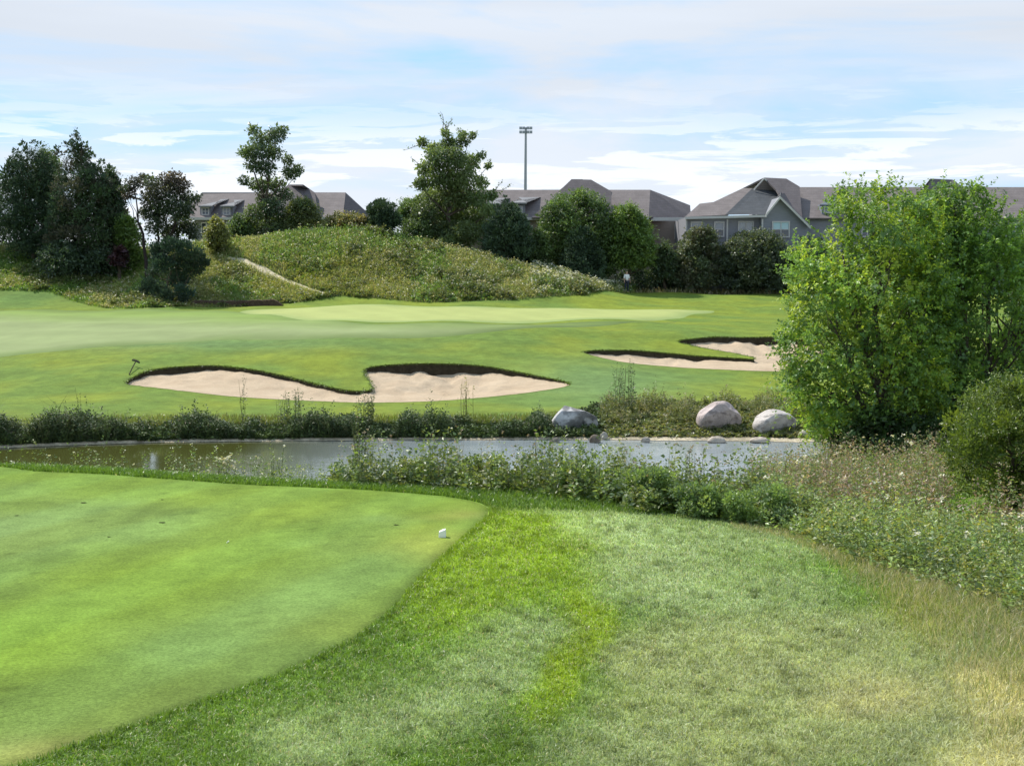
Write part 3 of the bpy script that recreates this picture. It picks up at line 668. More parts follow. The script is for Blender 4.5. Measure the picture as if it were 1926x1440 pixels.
# the wild mound
g = Geo()
n = 26000; pp = rng.uniform(-350, 1230, n*2); y = rng.uniform(86, 106, n*2); k = (y > wild_y(pp)+.2) ; pp, y = pp[k][:n], y[k][:n]
x = (pp-963)/FPX*y
_, _, td = nearest(x, y, np.vstack([TRAIL, TRAIL[::-1]+.01])); k = td > .22+.3*rng.random(len(x)); x, y, pp = x[k], y[k], pp[k]
P = np.c_[x, y, H(x, y)]
nn = fbm(x*.35, y*.35); bright = np.exp(-((pp-600)/110)**2-((y-92)/2.5)**2)
hh = rng.uniform(.25, .75, len(P))*(.6+.9*nn)*(1-.6*np.clip(bright, 0, 1))
hh *= np.clip((y-wild_y(pp))/2.0+.25, .25, 1)
lump = fbm(x*.22+5, y*.3, 3); hh *= .6+.7*np.clip((lump-.3)*2.4, 0, 1)
sel = (nn > .54) | ((pp < 300) & (nn > .42)) | ((pp > 560) & (pp < 800) & (y > 97))
sh = (fbm(x*.5+11, y*.5, 3) > .64)
weeds(g, P[sh], hh[sh]*1.1, [(.14, .19, .07), (.12, .16, .06), (.17, .18, .08)], (.14, .3), 18, wr=.3, stemw=.012)
warm = [(.24, .28, .08), (.30, .31, .12), (.20, .26, .07), (.36, .34, .17)]
weeds(g, P[sel], hh[sel]*.9, [(.16, .27, .06), (.20, .31, .07), (.13, .22, .06)], (.12, .24), 9, head=(PALE, .14, 3, .12), wr=.3, stemw=.01)
weeds(g, P[~sel], hh[~sel]*.9, warm, (.12, .24), 8, head=([(.5, .48, .34), (.6, .58, .46), (.3, .28, .14)], .14, 3, .3), wr=.22, stemw=.012)
nb = 190000; bp = rng.uniform(-350, 1230, nb); by = rng.uniform(86, 106, nb); kk = by > wild_y(bp)+.1; bp, by = bp[kk], by[kk]; bx = (bp-963)/FPX*by
_, _, t2 = nearest(bx, by, np.vstack([TRAIL, TRAIL[::-1]+.01])); kk = t2 > .25; bp, by, bx = bp[kk], by[kk], bx[kk]
bc = np.array([(.30, .33, .11), (.38, .37, .17), (.24, .31, .08), (.48, .45, .25), (.2, .3, .08)])[rng.integers(0, 5, len(bx))]*rng.uniform(.75, 1.2, (len(bx), 1))*(.75+.5*fbm(bx*.3, by*.3))[:, None]
lf = (bp < 320)[:, None]; bc = np.where(lf, bc*np.array((.85, 1.15, .75)), bc)
blades(g, np.c_[bx, by, H(bx, by)], rng.uniform(.25, .6, len(bx))*np.clip((by-wild_y(bp))/2+.3, .3, 1)*np.where(bp < 260, .6, 1), rng.uniform(.012, .03, len(bx)), rng.uniform(.3, 1.1, len(bx)), bc)
b = rng.random(len(P)) < bright*1.0
weeds(g, P[b], hh[b]+.15, [(.34, .33, .05), (.28, .31, .05)], (.1, .2), 16, wr=.2)
m = (pp > 1000) & (rng.random(len(pp)) < .25)
weeds(g, P[m], hh[m]+.15, [(.14, .19, .10)], (.1, .22), 10, head=([(.6, .6, .52)], .16, 4, .7))
g.build('mound_grass', M['leaf'], kind='stuff', label='tall wild grass and flowers covering the mound', cat='wild grass')
# bright strip plants right of the mound and dry grass by the far lawn edge
g = Geo()
px, P = scatter_xy((1180, 1640), (103.2, 107.5), 3500)
blades(g, P, rng.uniform(.15, .5, len(P)), rng.uniform(.015, .04, len(P)), rng.uniform(.3, 1, len(P)), np.array([(.34, .29, .17), (.22, .21, .09), (.42, .38, .24), (.14, .16, .06)])[rng.integers(0, 4, len(P))])
g.build('straw_grass', M['blade'], kind='stuff', label='straw coloured grass strip along the far lawn edge', cat='grass')

def plant(name, label, cat, px, Y, h, n, leaf, cols, group=None, head=None, spread=.12, nl=26, wr=.25, base=None, stemw=.008, parts=True):
    loc = on(px, Y); root = empty(name, loc, label, cat, group)
    a = rng.random(n)*2*PI; r = spread*np.sqrt(rng.random(n)); x = loc[0]+np.cos(a)*r; y = loc[1]+np.sin(a)*r
    P = np.c_[x, y, H(x, y)]; g = Geo(); gs = Geo(); hh = h*rng.uniform(.72, 1.05, n); hh[0] = h
    for q, t in zip(P, hh): tube(gs, [q, q+np.array((rng.normal(0, .03)*t, rng.normal(0, .03)*t, t*.5)), q+np.array((rng.normal(0, .05)*t, rng.normal(0, .05)*t, t*.97))], [stemw, stemw*.8, stemw*.4], (.12, .13, .05), 5)
    weeds(g, P, hh, cols, leaf, nl, head=head, wr=wr, lean=.08)
    g.build('foliage', M['leaf'], parent=root, origin=loc)
    gs.build('stem', M['bark'], parent=root, origin=loc)
    return root
GT = 'tall plants standing on the near pond bank'
plant('tall_weed', 'tallest dark grey-green weed standing alone in front of the water left of centre', 'plant', 672, 22.3, 1.28, 9, (.04, .09), [(.08, .11, .05), (.12, .14, .07)], GT, (BROWN, .04, 5, .6), .13, 52)
plant('tall_weed', 'thin leafy weed rising in front of water at the left end of the pond', 'plant', 172, 28, 1.05, 3, (.06, .12), GREENS, GT, None, .1, 26)
plant('tall_weed', 'thin leafy weed just right of the leftmost one against the pond', 'plant', 206, 28.5, 1.1, 3, (.06, .12), GREENS, GT, None, .1, 26)
plant('tall_weed', 'slender pale green weed against the pond between the bunkers and tee centre', 'plant', 512, 25.5, 1.15, 4, (.05, .1), OLIVE, GT, (PALE, .05, 5, .5), .14, 30)
plant('tall_weed', 'white flowering weed above the tee back edge', 'plant', 418, 25.5, .78, 7, (.05, .1), OLIVE, GT, (PALE, .08, 9, .9), .28, 22)
plant('tall_weed', 'upright dark weed in front of the angular grey boulder, left side', 'plant', 1012, 21.5, .92, 6, (.05, .10), [(.07, .11, .04), (.10, .14, .05)], GT, (BROWN, .04, 6, .5), .16, 40)
plant('tall_weed', 'bushy upright weed in front of the water right of the angular boulder', 'plant', 1165, 21.0, .72, 8, (.05, .10), GREENS, GT, (PALE, .03, 6, .4), .2, 40)
plant('tall_weed', 'dark weed with brown tips in front of the pink boulder', 'plant', 1303, 22.5, .98, 9, (.05, .10), [(.10, .14, .06), (.12, .13, .07)], GT, (BROWN, .05, 6, .6), .22, 38)
plant('mullein', 'bright yellow-green broadleaved plant at the mown edge', 'plant', 1136, 19.4, .50, 4, (.10, .18), [(.26, .36, .035), (.3, .4, .05)], None, None, .1, 16, .36)
plant('dark_spike_weed', 'single tall dark spike on the far bank below the left bunker', 'plant', 457, 44.4, 1.85, 3, (.07, .14), [(.05, .08, .035)], None, None, .08, 34, .2)
plant('far_bank_weed', 'thin dark weed on the far bank near the left edge of the photo', 'plant', 145, 43.9, 1.45, 2, (.07, .12), [(.06, .09, .04)], None, None, .08, 24, .2)
plant('far_bank_weed', 'tall grey-green bushy weed on the far bank right of the angular boulder', 'plant', 1176, 46.5, 2.1, 12, (.08, .16), [(.09, .14, .07), (.11, .15, .08)], None, None, .35, 46, .22)
plant('far_bank_weed', 'loose grey-green shrub on the far bank below the left bunker', 'plant', 543, 44.7, 1.3, 16, (.08, .15), [(.12, .16, .09), (.09, .13, .06)], None, None, .5, 30, .22)
plant('far_bank_weed', 'feathery tan grass clump in front of the central bunker', 'plant', 880, 46.3, 1.5, 7, (.1, .2), [(.2, .2, .09), (.13, .17, .05)], None, ([(.4, .36, .2)], .08, 5, .8), .25, 14, .1)
plant('far_bank_weed', 'dense dark clump standing above the bank at the tall near weed', 'plant', 690, 44.6, 1.25, 14, (.08, .16), [(.06, .10, .04), (.09, .12, .05)], None, None, .45, 30, .22)
def shrub(name, label, px, Y, w, h, cols, leaf=(.05, .09), n=5200, group='leafy shrubs at the near bank', dark=1.0, nst=9):
    loc = on(px, Y); root = empty(name, loc, label, 'shrub', group); g = Geo(); gs = Geo()
    K = 26; cc = np.stack([rng.normal(0, w*.26, K), rng.normal(0, w*.26, K), h*rng.uniform(.25, .82, K)], 1)
    cc[:, :2] = np.clip(cc[:, :2], -w*.36, w*.36); r = w*rng.uniform(.09, .19, K)
    k = rng.integers(0, K, n); d = rdir(n); p = loc+cc[k]+d*(r[k]*rng.random(n)**.5)[:, None]*np.array((1, 1, .9))
    kc = np.asarray(cols)[rng.integers(0, len(cols), K)]*rng.uniform(1.1, 1.6, (K, 1))
    L = rng.uniform(*leaf, n)*.7
    leaves(g, p, d+rng.normal(0, .6, (n, 3))+np.array((0, 0, .3)), unit(rdir(n)+d*.6+np.array((0, 0, .8))), L, L*.3, kc[k]*rng.uniform(.75, 1.25, (n, 1)))
    for q in cc[:nst]: tube(gs, [loc, loc+q*np.array((.4, .4, .55)), loc+q], [.012, .009, .004], (.10, .08, .05), 5)
    g.build('foliage', M['leaf'], parent=root, origin=loc); gs.build('stem', M['bark'], parent=root, origin=loc)
shrub('leafy_shrub', 'dense round dark green shrub right of the yellow-green broadleaved plant', 1205, 18.9, .95, .68, GREENS[:3])
shrub('leafy_shrub', 'low bright green shrub between the round dark shrub and the pink-brown weeds', 1320, 18.2, .85, .52, GREENS, n=4200)
shrub('leafy_shrub', 'wide green shrub at the right end of the near bank shrubs', 1425, 17.9, .95, .56, GREENS[:3], n=4800)
shrub('leafy_shrub', 'small pale green shrub directly behind the tee front corner', 905, 20.6, .8, .62, OLIVE, n=3600)
shrub('leafy_shrub', 'small dusty green shrub right of the tallest dark weed', 790, 21.2, .8, .55, OLIVE, n=3200)
shrub('leafy_shrub', 'narrow leafy shrub left of the yellow-green broadleaved plant', 1080, 19.9, .6, .62, GREENS, n=3200)

# ------------------------------------------------------------------ trees
def branch(p0, p1, r0, r1, n=6, sag=.12, wig=.05):
    t = np.linspace(0, 1, n)[:, None]; p = p0*(1-t)+p1*t; L = np.linalg.norm(p1-p0)
    p[:, 2] -= sag*L*np.sin(PI*t[:, 0])*1.0
    p[1:-1] += rng.normal(0, wig*L/ n, (n-2, 3))
    return p, (r0*(1-t)+r1*t)[:, 0]
def crown_mesh(g, cl, r, n, leaf, cols, wr=.3, style='leaf', squash=.8, clv=.22, sig=.45):
    """cl: clump centres, r: radii"""
    K = len(cl); w = r**2; k = rng.choice(K, n, p=w/w.sum()); d = rdir(n)
    rad = r[k]*rng.random(n)**sig*np.where(rng.random(n) < .12, 1.35, 1)
    p = cl[k]+d*rad[:, None]*np.array((1, 1, squash))
    kc = np.asarray(cols, float)[rng.integers(0, len(cols), K)]*rng.uniform(1-clv, 1+clv, (K, 1))
    L = rng.uniform(*leaf, n)
    L = L*np.where(rng.random(n) < .05, 1.9, 1)
    if style == 'needle': dr = d+np.array((0, 0, .7))+rng.normal(0, .35, (n, 3)); nm = rdir(n)
    else: dr = d*.6+rng.normal(0, .6, (n, 3))+np.array((0, 0, -.1)); nm = unit(rdir(n)*.9+d*.5+np.array((0, 0, .7)))
    leaves(g, p, dr, nm, L, L*wr*rng.uniform(.8, 1.2, n), kc[k]*rng.uniform(.78, 1.25, (n, 1)))
def make_tree(name, label, basepx, Y, cl, r, n, leaf, cols, trunk_r=.16, wr=.3, style='leaf', group=None, cat='tree', barkc=(.09, .07, .055), top=None, nlimb=14, stems=None, squash=.8, sprig=None, mat=None, lowfrac=.25, clv=.22, twigs=None, sig=.45):
    loc = on(basepx, Y); loc[2] -= .1; root = empty(name, loc, label, cat, group)
    cl = np.asarray(cl); r = np.asarray(r)
    g = Geo(); crown_mesh(g, cl, r, n, leaf, cols, wr, style, squash, clv, sig)
    if sprig: sprig_crown(g, *sprig[0], **sprig[1])
    gt = Geo(); zt = cl[:, 2].max(); hgt = zt-loc[2]
    tops = [np.array((np.average(cl[:, 0], weights=np.clip(cl[:, 2]-loc[2], .1, None)), Y, loc[2]+hgt*.9))] if stems is None else stems
    axes = []
    for tp in tops:
        p, rr = branch(loc.copy(), np.asarray(tp, float), trunk_r, trunk_r*.18, 9, 0.0, .12); tube(gt, p, rr, barkc, 8); axes.append((p, rr))
    order = rng.permutation(len(cl))[:nlimb]
    for i in order:
        tgt = cl[i]; best = None
        p, rr = axes[int(np.argmin([np.linalg.norm((a[0]-tgt)[:, :2], axis=1).min() for a in axes]))]
        zz = loc[2]+(tgt[2]-loc[2])*rng.uniform(.45, .75); j = int(np.clip(np.searchsorted(p[:, 2], zz), 1, len(p)-2))
        q, qr = branch(p[j], tgt, rr[j]*.55, rr[j]*.1, 6, .06, .15); tube(gt, q, qr, barkc, 6)
    if twigs:
        for tp in twigs:
            tp = np.asarray(tp); j = cl[np.argmin(np.linalg.norm(cl-tp, axis=1))]; q, qr = branch(j, tp, .035, .012, 5, 0, .2); tube(gt, q, qr, barkc, 5)
            m = 26; s = rng.random(m); lp = q[0]*(1-s)[:, None]+q[-1]*s[:, None]+rng.normal(0, .1, (m, 3)); L = rng.uniform(leaf[0], leaf[1], m)*.8
            leaves(g, lp, rdir(m), rdir(m), L, L*wr, np.tile(np.asarray(cols[0]), (m, 1)))
    gt.build('trunk', M['bark'], parent=root, origin=loc, smooth=True)
    g.build('crown', M[mat] if mat else (M['leaf_dark'] if style == 'needle' else M['leaf']), parent=root, origin=loc)
    return root
def outline_clumps(poly, Y, K, rpx, fill=1.0, depth=.9, edge=.0):
    """clumps filling a crown whose outline is given, rounded in depth"""
    P = smooth_poly(np.array(poly, float), 1); rows = []
    x0, y0 = P.min(0); x1, y1 = P.max(0); cl = []; rr = []
    tries = 0
    while len(cl) < K and tries < 60000:
        tries += 1
        px, py = rng.uniform(x0, x1), rng.uniform(y0, y1)
        if not inside(np.array([px]), np.array([py]), P)[0]: continue
        # keep away from the edge by part of the radius
        _, _, d = nearest(np.array([px]), np.array([py]), P)
        rad = rpx*rng.uniform(.65, 1.25); rad = min(rad, max(d[0]*1.15, rpx*.32))
        if d[0] < rad*.55: continue
        xs = np.arange(x0, x1, 3.0); I = inside(xs, np.full(len(xs), py), P)
        if not I.any(): continue
        a, b = xs[I].min(), xs[I].max(); cx, hw = (a+b)/2, max((b-a)/2, 4)
        q = np.clip(1-((px-cx)/hw)**2, 0, 1)**.5*hw/FPX*Y*depth
        dy = q*rng.uniform(-1, 1)
        pt = at(px, py, Y); s = (Y+dy)/Y    # slide along depth keeping world x,z
        cl.append((pt[0], Y+dy, pt[2])); rr.append(rad/FPX*Y)
    return np.array(cl), np.array(rr)
def outline_points(poly, Y, K, depth, marg):
    P = smooth_poly(np.array(poly, float), 1); x0, y0 = P.min(0); x1, y1 = P.max(0)
    ry = np.linspace(y0, y1, 90); rx = np.linspace(x0, x1, 160); XX, YY = np.meshgrid(rx, ry); I = inside(XX, YY, P)
    a = np.where(I.any(1), rx[I.argmax(1)], (x0+x1)/2); b = np.where(I.any(1), rx[len(rx)-1-I[:, ::-1].argmax(1)], (x0+x1)/2+4)
    px = rng.uniform(x0, x1, K*5); py = rng.uniform(y0, y1, K*5); k = inside(px, py, P); px, py = px[k], py[k]
    if marg: k = nearest(px, py, P)[2] > marg; px, py = px[k], py[k]
    px, py = px[:K], py[:K]; A = np.interp(py, ry, a); B = np.interp(py, ry, b); cx, hw = (A+B)/2, np.maximum((B-A)/2, 4)
    q = np.sqrt(np.clip(1-((px-cx)/hw)**2, 0, 1))*hw/FPX*Y*depth
    o = at(px, py, Y); o[:, 1] = Y+q*rng.uniform(-1, 1, len(px)); return o
def sprig_crown(g, poly, Y, K, cols, leaf=(.065, .125), per=15, slen=(.3, .65), hole=.40, depth=.85, wr=.34, upb=.55, marg=8):
    o = outline_points(poly, Y, K, depth, marg)
    hn = fbm(o[:, 0]*1.1+o[:, 1]*.7, o[:, 2]*1.1-o[:, 1]*.5+20, 3); k = hn > hole; o = o[k]; hn = hn[k]
    c0 = o.mean(0); n = len(o); d = unit(unit(o-c0)*.7+rng.normal(0, .55, (n, 3))+np.array((0, 0, upb)))
    L = rng.uniform(*slen, n); pc = np.asarray(cols)[rng.integers(0, len(cols), n)]*(.8+.5*fbm(o[:, 0]*.8+7, o[:, 2]*.8, 2))[:, None]*rng.uniform(.8, 1.2, (n, 1))
    i = np.repeat(np.arange(n), per); t = np.tile(np.linspace(.05, 1, per), n)
    p = o[i]+d[i]*(L[i]*t)[:, None]; p[:, 2] -= .22*L[i]*t**2
    a = unit(np.cross(d[i], rdir(len(i)))); ld = a+d[i]*.5+np.array((0, 0, -.15)); sz = rng.uniform(*leaf, len(i))*(1.1-.35*t)
    leaves(g, p, ld, unit(rdir(len(i))*.8+np.array((0, 0, 1.0))), sz, sz*wr*rng.uniform(.8, 1.2, len(i)), pc[i]*rng.uniform(.8, 1.25, (len(i), 1)))
    return o
def otree(name, label, base, Y, poly, K, rpx, n, leaf, cols, **kw):
    cl, r = outline_clumps(poly, Y, int(K*1.4), rpx*.85, depth=kw.pop('depth', .9))
    tips = kw.pop('tips', [])
    if tips:
        T = np.array([list(at(a, b, Y))+[c/FPX*Y] for a, b, c in tips]); cl = np.vstack([cl, T[:, :3]]); r = np.r_[r, T[:, 3]]
    nd = kw.get('style') == 'needle'; sc_ = Y/100
    kw['sprig'] = ((poly, Y, int(n*.13), cols), dict(leaf=(leaf[0]*.8, leaf[1]*.9), per=9, slen=(.5*sc_, 1.1*sc_) if not nd else (.4*sc_, .95*sc_), hole=.38, upb=1.1 if nd else .5, marg=11, wr=.2 if nd else .34))
    return make_tree(name, label, base, Y, cl, r, int(n*.75), leaf, cols, **kw)
CED = [(.055, .09, .052), (.065, .105, .05), (.048, .08, .05)]
CEDB = [(.055, .09, .052), (.08, .08, .055), (.068, .11, .05)]
MID = [(.10, .16, .055), (.125, .19, .06), (.09, .14, .06)]
LIT = [(.13, .21, .05), (.17, .25, .06), (.11, .18, .055)]
OAK = [(.11, .16, .07), (.13, .185, .07), (.09, .135, .075)]
FL = (.13, .26)
GW = 'trees along the left bank behind the fairway'
otree('cedar', 'broad dark columnar evergreen at the far left with a flat top', 68, 98.5, [(8,470),(0,420),(2,330),(30,285),(65,270),(100,290),(112,340),(118,420),(120,500),(70,500)], 80, 20, 22000, FL, CED, style='needle', group=GW, trunk_r=.22, tips=[(45,272,5),(62,268,5),(30,285,6),(12,320,6),(75,275,6),(22,300,6)])
otree('cedar', 'tallest dark pointed evergreen in the left group', 150, 96.5, [(85,500),(95,420),(100,350),(120,295),(134,268),(143,240),(153,266),(170,295),(196,322),(222,345),(228,400),(226,470),(205,505),(140,515)], 95, 18, 26000, FL, CEDB, style='needle', group=GW, trunk_r=.24, tips=[(143,243,2.5),(143,250,4),(143,258,7),(142,268,10),(120,268,4),(165,280,5),(222,330,6),(108,280,5),(125,272,5),(158,275,7),(112,290,7),(172,292,7),(190,305,7),(205,316,6),(143,284,12),(100,300,6)])
otree('broadleaf_tree', 'lighter green tree poking up between the two dark evergreens', 88, 101, [(70,420),(60,330),(70,285),(88,272),(108,290),(116,340),(112,430)], 30, 14, 7000, FL, MID, group=GW)
otree('cedar', 'dark evergreen cut by the left edge of the photo', -30, 101, [(-95,470),(-100,400),(-80,340),(-40,335),(0,355),(12,400),(12,465),(-20,480)], 40, 20, 11000, FL, CED, style='needle', group=GW)
otree('cedar', 'short dark evergreen right of the tallest pointed one', 212, 98, [(180,500),(182,390),(190,330),(205,308),(222,330),(236,380),(244,450),(240,500)], 40, 14, 10000, FL, CEDB, style='needle', group=GW)
otree('bush', 'olive bush under the right end of the dark evergreens', 245, 96.5, [(215,500),(215,430),(235,400),(262,420),(275,460),(270,500)], 22, 14, 5200, FL, LIT, group=GW, cat='shrub')
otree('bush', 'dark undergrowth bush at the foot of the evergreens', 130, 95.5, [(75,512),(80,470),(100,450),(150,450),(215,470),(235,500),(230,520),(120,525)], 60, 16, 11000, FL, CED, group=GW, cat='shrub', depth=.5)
otree('bush', 'small purple leaved bush at the right foot of the evergreens', 226, 94.5, [(205,500),(205,470),(222,458),(238,470),(240,500)], 10, 10, 2200, FL, [(.07, .03, .04), (.05, .025, .03)], group=GW, cat='shrub')
# multi-stem smoky tree
cl = [(250,345,16),(245,365,13),(262,335,13),(240,355,9),(290,345,16),(310,340,18),(330,335,15),(345,350,15),(325,355,20),(300,365,20),(345,372,18),(368,372,10),(280,375,18),(360,395,14),(320,385,24),(295,400,22),(345,400,20),(270,400,14),(330,420,22),(300,425,20),(350,425,18),(360,440,12),(315,440,18)]
arr = np.array([list(at(a, b, 93.5))+[c/FPX*93.5] for a, b, c in cl]); arr[:, 1] += rng.uniform(-1.3, 1.3, len(arr))
stems = [at(250, 350, 93.2), at(305, 360, 94), at(345, 370, 93)]
make_tree('smoke_tree', 'open multi-stemmed tree with purplish brown leaves and a dark forked trunk', 285, 93.5, arr[:, :3], arr[:, 3]*1.05, 13000, (.12, .22), [(.07, .075, .055), (.085, .07, .06), (.06, .085, .05), (.055, .08, .045)], trunk_r=.15, stems=stems, nlimb=18, group=GW, barkc=(.04, .03, .03))
cl = [(300,470,20),(325,462,20),(350,465,18),(370,480,18),(385,495,12),(340,490,26),(310,495,24),(360,505,22),(280,510,12),(285,535,18),(300,545,20),(330,525,24),(345,545,14),(320,555,16),(275,545,8),(350,560,10),(360,552,7)]
arr = np.array([list(at(a, b, 88.3))+[c/FPX*88.3] for a, b, c in cl]); arr[:, 1] += rng.uniform(-.8, .8, len(arr))
make_tree('juniper', 'sculpted dark blue-green juniper with separate pads in front of the mound', 305, 88.3, arr[:, :3], arr[:, 3]*.86, 13000, (.10, .2), [(.05, .085, .06), (.065, .10, .065), (.045, .07, .05)], trunk_r=.13, style='needle', nlimb=14, stems=[at(330, 480, 88.3), at(345, 545, 88)])
cl = [(487,262,22),(478,245,13),(520,255,20),(530,243,12),(468,287,15),(490,288,20),(461,286,10),(515,288,20),(540,300,12),(545,322,18),(559,318,11),(480,312,16),(505,318,20),(461,340,11),(474,345,13),(492,348,18),(512,345,20),(530,365,18),(495,375,22),(515,390,24),(485,400,22),(505,415,26),(468,420,18),(534,415,18),(490,435,24),(520,435,20)]
arr = np.array([list(at(a, b, 106))+[c/FPX*106] for a, b, c in cl]); arr[:, 1] += rng.uniform(-1.4, 1.4, len(arr))*np.clip(arr[:, 3]/.8, .5, 1.3)
make_tree('oak', 'tall slender oak with clumped open crown against the sky', 500, 106, arr[:, :3], arr[:, 3]*.92, 15000, (.13, .26), OAK, trunk_r=.17, nlimb=24, stems=[at(505, 262, 106)])
cl = [(838,252,8),(870,252,9),(795,268,9),(815,278,15),(845,272,17),(872,268,12),(888,255,7),(825,300,22),(855,300,24),(885,302,18),(906,292,8),(918,312,7),(800,317,16),(830,335,28),(870,335,28),(905,342,14),(795,347,15),(815,370,28),(860,370,32),(900,372,22),(925,367,11),(800,400,28),(845,405,34),(890,402,28),(920,397,15),(798,435,26),(840,440,30),(880,440,28),(912,432,16),(850,460,24),(780,422,16),(930,420,12)]
arr = np.array([list(at(a, b, 106.5))+[c/FPX*106.5] for a, b, c in cl]); arr[:, 1] += rng.uniform(-1.0, 1.0, len(arr))*arr[:, 3]*1.8
tw = [at(828, 210, 106.5), at(850, 222, 106.2), at(758, 283, 106.5), at(772, 296, 106), at(945, 340, 106), at(962, 345, 107), at(768, 352, 106), at(898, 248, 107), at(840, 228, 107), at(922, 300, 106), at(860, 240, 106.3)]
make_tree('pin_oak', 'largest central pin oak with twiggy spire top and ragged side branches', 852, 106.5, arr[:, :3], arr[:, 3]*1.0, 36000, (.13, .26), [(.14, .20, .08), (.12, .17, .075), (.17, .23, .09)], trunk_r=.24, nlimb=34, stems=[at(838, 235, 106.5)], twigs=tw)
GM = 'trees and shrubs between the mound and the houses'
otree('bush', 'small yellowish conical bush left of the tall oak', 408, 98, [(388,468),(386,440),(398,410),(410,402),(424,425),(430,455),(428,470)], 16, 11, 3600, FL, [(.23, .24, .08), (.18, .21, .07)], group=GM, cat='shrub')
otree('bush', 'rounded green shrub at the right foot of the tall oak', 570, 105.5, [(538,450),(536,400),(552,375),(572,368),(595,385),(604,410),(598,450)], 34, 12, 9000, FL, [(.13, .16, .06), (.10, .14, .05), (.17, .19, .07)], group=GM, cat='shrub')
otree('bush', 'green shrub at the left foot of the tall oak', 452, 105.5, [(432,450),(432,425),(446,400),(462,402),(474,430),(472,455)], 16, 11, 4200, FL, MID, group=GM, cat='shrub')
otree('bush', 'low yellow-brown bush on the mound crest', 645, 103, [(602,440),(606,415),(630,400),(665,398),(690,405),(695,435),(650,445)], 26, 11, 5500, FL, [(.20, .19, .07), (.24, .20, .08), (.14, .16, .06)], group=GM, cat='shrub')
otree('bush', 'dark round evergreen bush on the mound crest', 718, 102, [(688,440),(688,395),(705,376),(730,375),(750,390),(755,440)], 26, 13, 7500, FL, CED, style='needle', group=GM, cat='shrub')
otree('broadleaf_tree', 'pale green tree top behind the left side of the big pin oak', 775, 108, [(745,440),(745,385),(765,370),(800,372),(810,440)], 22, 13, 5500, FL, LIT[:1]+MID[:1], group=GM)
otree('bush', 'dark green bush at the left foot of the big pin oak', 782, 105.5, [(755,465),(755,420),(780,405),(810,420),(815,475)], 20, 14, 5500, FL, MID, group=GM, cat='shrub')
otree('cedar', 'pointed dark cedar right of the big pin oak', 950, 102, [(905,500),(905,430),(925,400),(945,383),(960,378),(985,400),(1000,430),(1010,500)], 60, 14, 17000, FL, CED, style='needle', group=GM, tips=[(950,372,3),(950,380,6),(935,390,6),(962,388,7),(950,396,10)])
otree('bush', 'green bush between the cedar and the rounded broad tree', 1010, 103, [(985,520),(985,450),(1005,425),(1035,440),(1045,520)], 26, 13, 6500, FL, MID, group=GM, cat='shrub')
otree('broadleaf_tree', 'broad rounded green tree in front of the middle house', 1085, 105, [(1020,540),(1015,440),(1015,400),(1040,368),(1080,352),(1115,355),(1145,380),(1160,420),(1160,540)], 90, 18, 24000, (.14, .28), MID+LIT[2:], group=GM, trunk_r=.22)
otree('cedar', 'dark cedar standing in front of the broad rounded tree', 1098, 102.5, [(1050,540),(1056,470),(1075,435),(1095,425),(1120,440),(1138,480),(1145,540)], 50, 14, 13000, FL, CED, style='needle', group=GM)
otree('broadleaf_tree', 'light green tree with lit leaves at the right end of the middle group', 1182, 104, [(1142,490),(1140,430),(1150,395),(1178,380),(1205,392),(1228,430),(1232,475),(1222,505),(1190,500),(1160,512)], 62, 15, 16000, (.14, .27), LIT, group=GM, trunk_r=.14)
otree('bush', 'grey-green bush right of the light green tree', 1250, 105, [(1228,530),(1230,470),(1248,448),(1268,462),(1275,530)], 22, 12, 5500, FL, [(.07, .11, .05), (.09, .12, .06)], group=GM, cat='shrub')
otree('bush', 'dark bush with brownish twigs below the corner of the grey house', 1312, 105, [(1258,548),(1262,490),(1285,440),(1315,420),(1345,430),(1358,470),(1358,548)], 60, 14, 15000, FL, [(.10, .135, .07), (.13, .135, .08), (.09, .12, .065)], group=GM, cat='shrub')
otree('bush', 'large dark round bush in front of the grey gable', 1415, 105, [(1345,552),(1345,490),(1370,445),(1410,430),(1450,432),(1478,455),(1490,500),(1492,552)], 90, 15, 22000, FL, [(.08, .11, .065), (.10, .125, .065), (.07, .095, .06)], group=GM, cat='shrub')
otree('cedar', 'dark bush partly hidden by the left side of the near bright tree', 1512, 104, [(1480,552),(1482,480),(1500,450),(1525,440),(1560,460),(1570,552)], 36, 14, 8000, FL, CED, style='needle', group=GM)
otree('broadleaf_tree', 'olive tree at the right edge of the photo behind the near tree', 1935, 60, [(1895,720),(1895,470),(1915,400),(1950,380),(1985,470),(1990,720)], 60, 18, 9000, (.12, .22), MID, group=GM)
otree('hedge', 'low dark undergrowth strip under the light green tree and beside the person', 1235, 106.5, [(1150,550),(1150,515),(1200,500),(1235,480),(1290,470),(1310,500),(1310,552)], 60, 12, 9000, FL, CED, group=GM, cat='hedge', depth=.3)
for bx in (1620, 1720, 1830):
    otree('bush', {1620: 'dark shrub behind the trunk gap of the near bright tree', 1720: 'dark shrub behind the middle of the near trees', 1830: 'dark shrub behind the right side of the near trees'}[bx], bx, 105, [(bx-55, 552), (bx-50, 480), (bx, 440), (bx+50, 470), (bx+58, 552)], 30, 15, 6500, FL, CED, group=GM, cat='shrub')

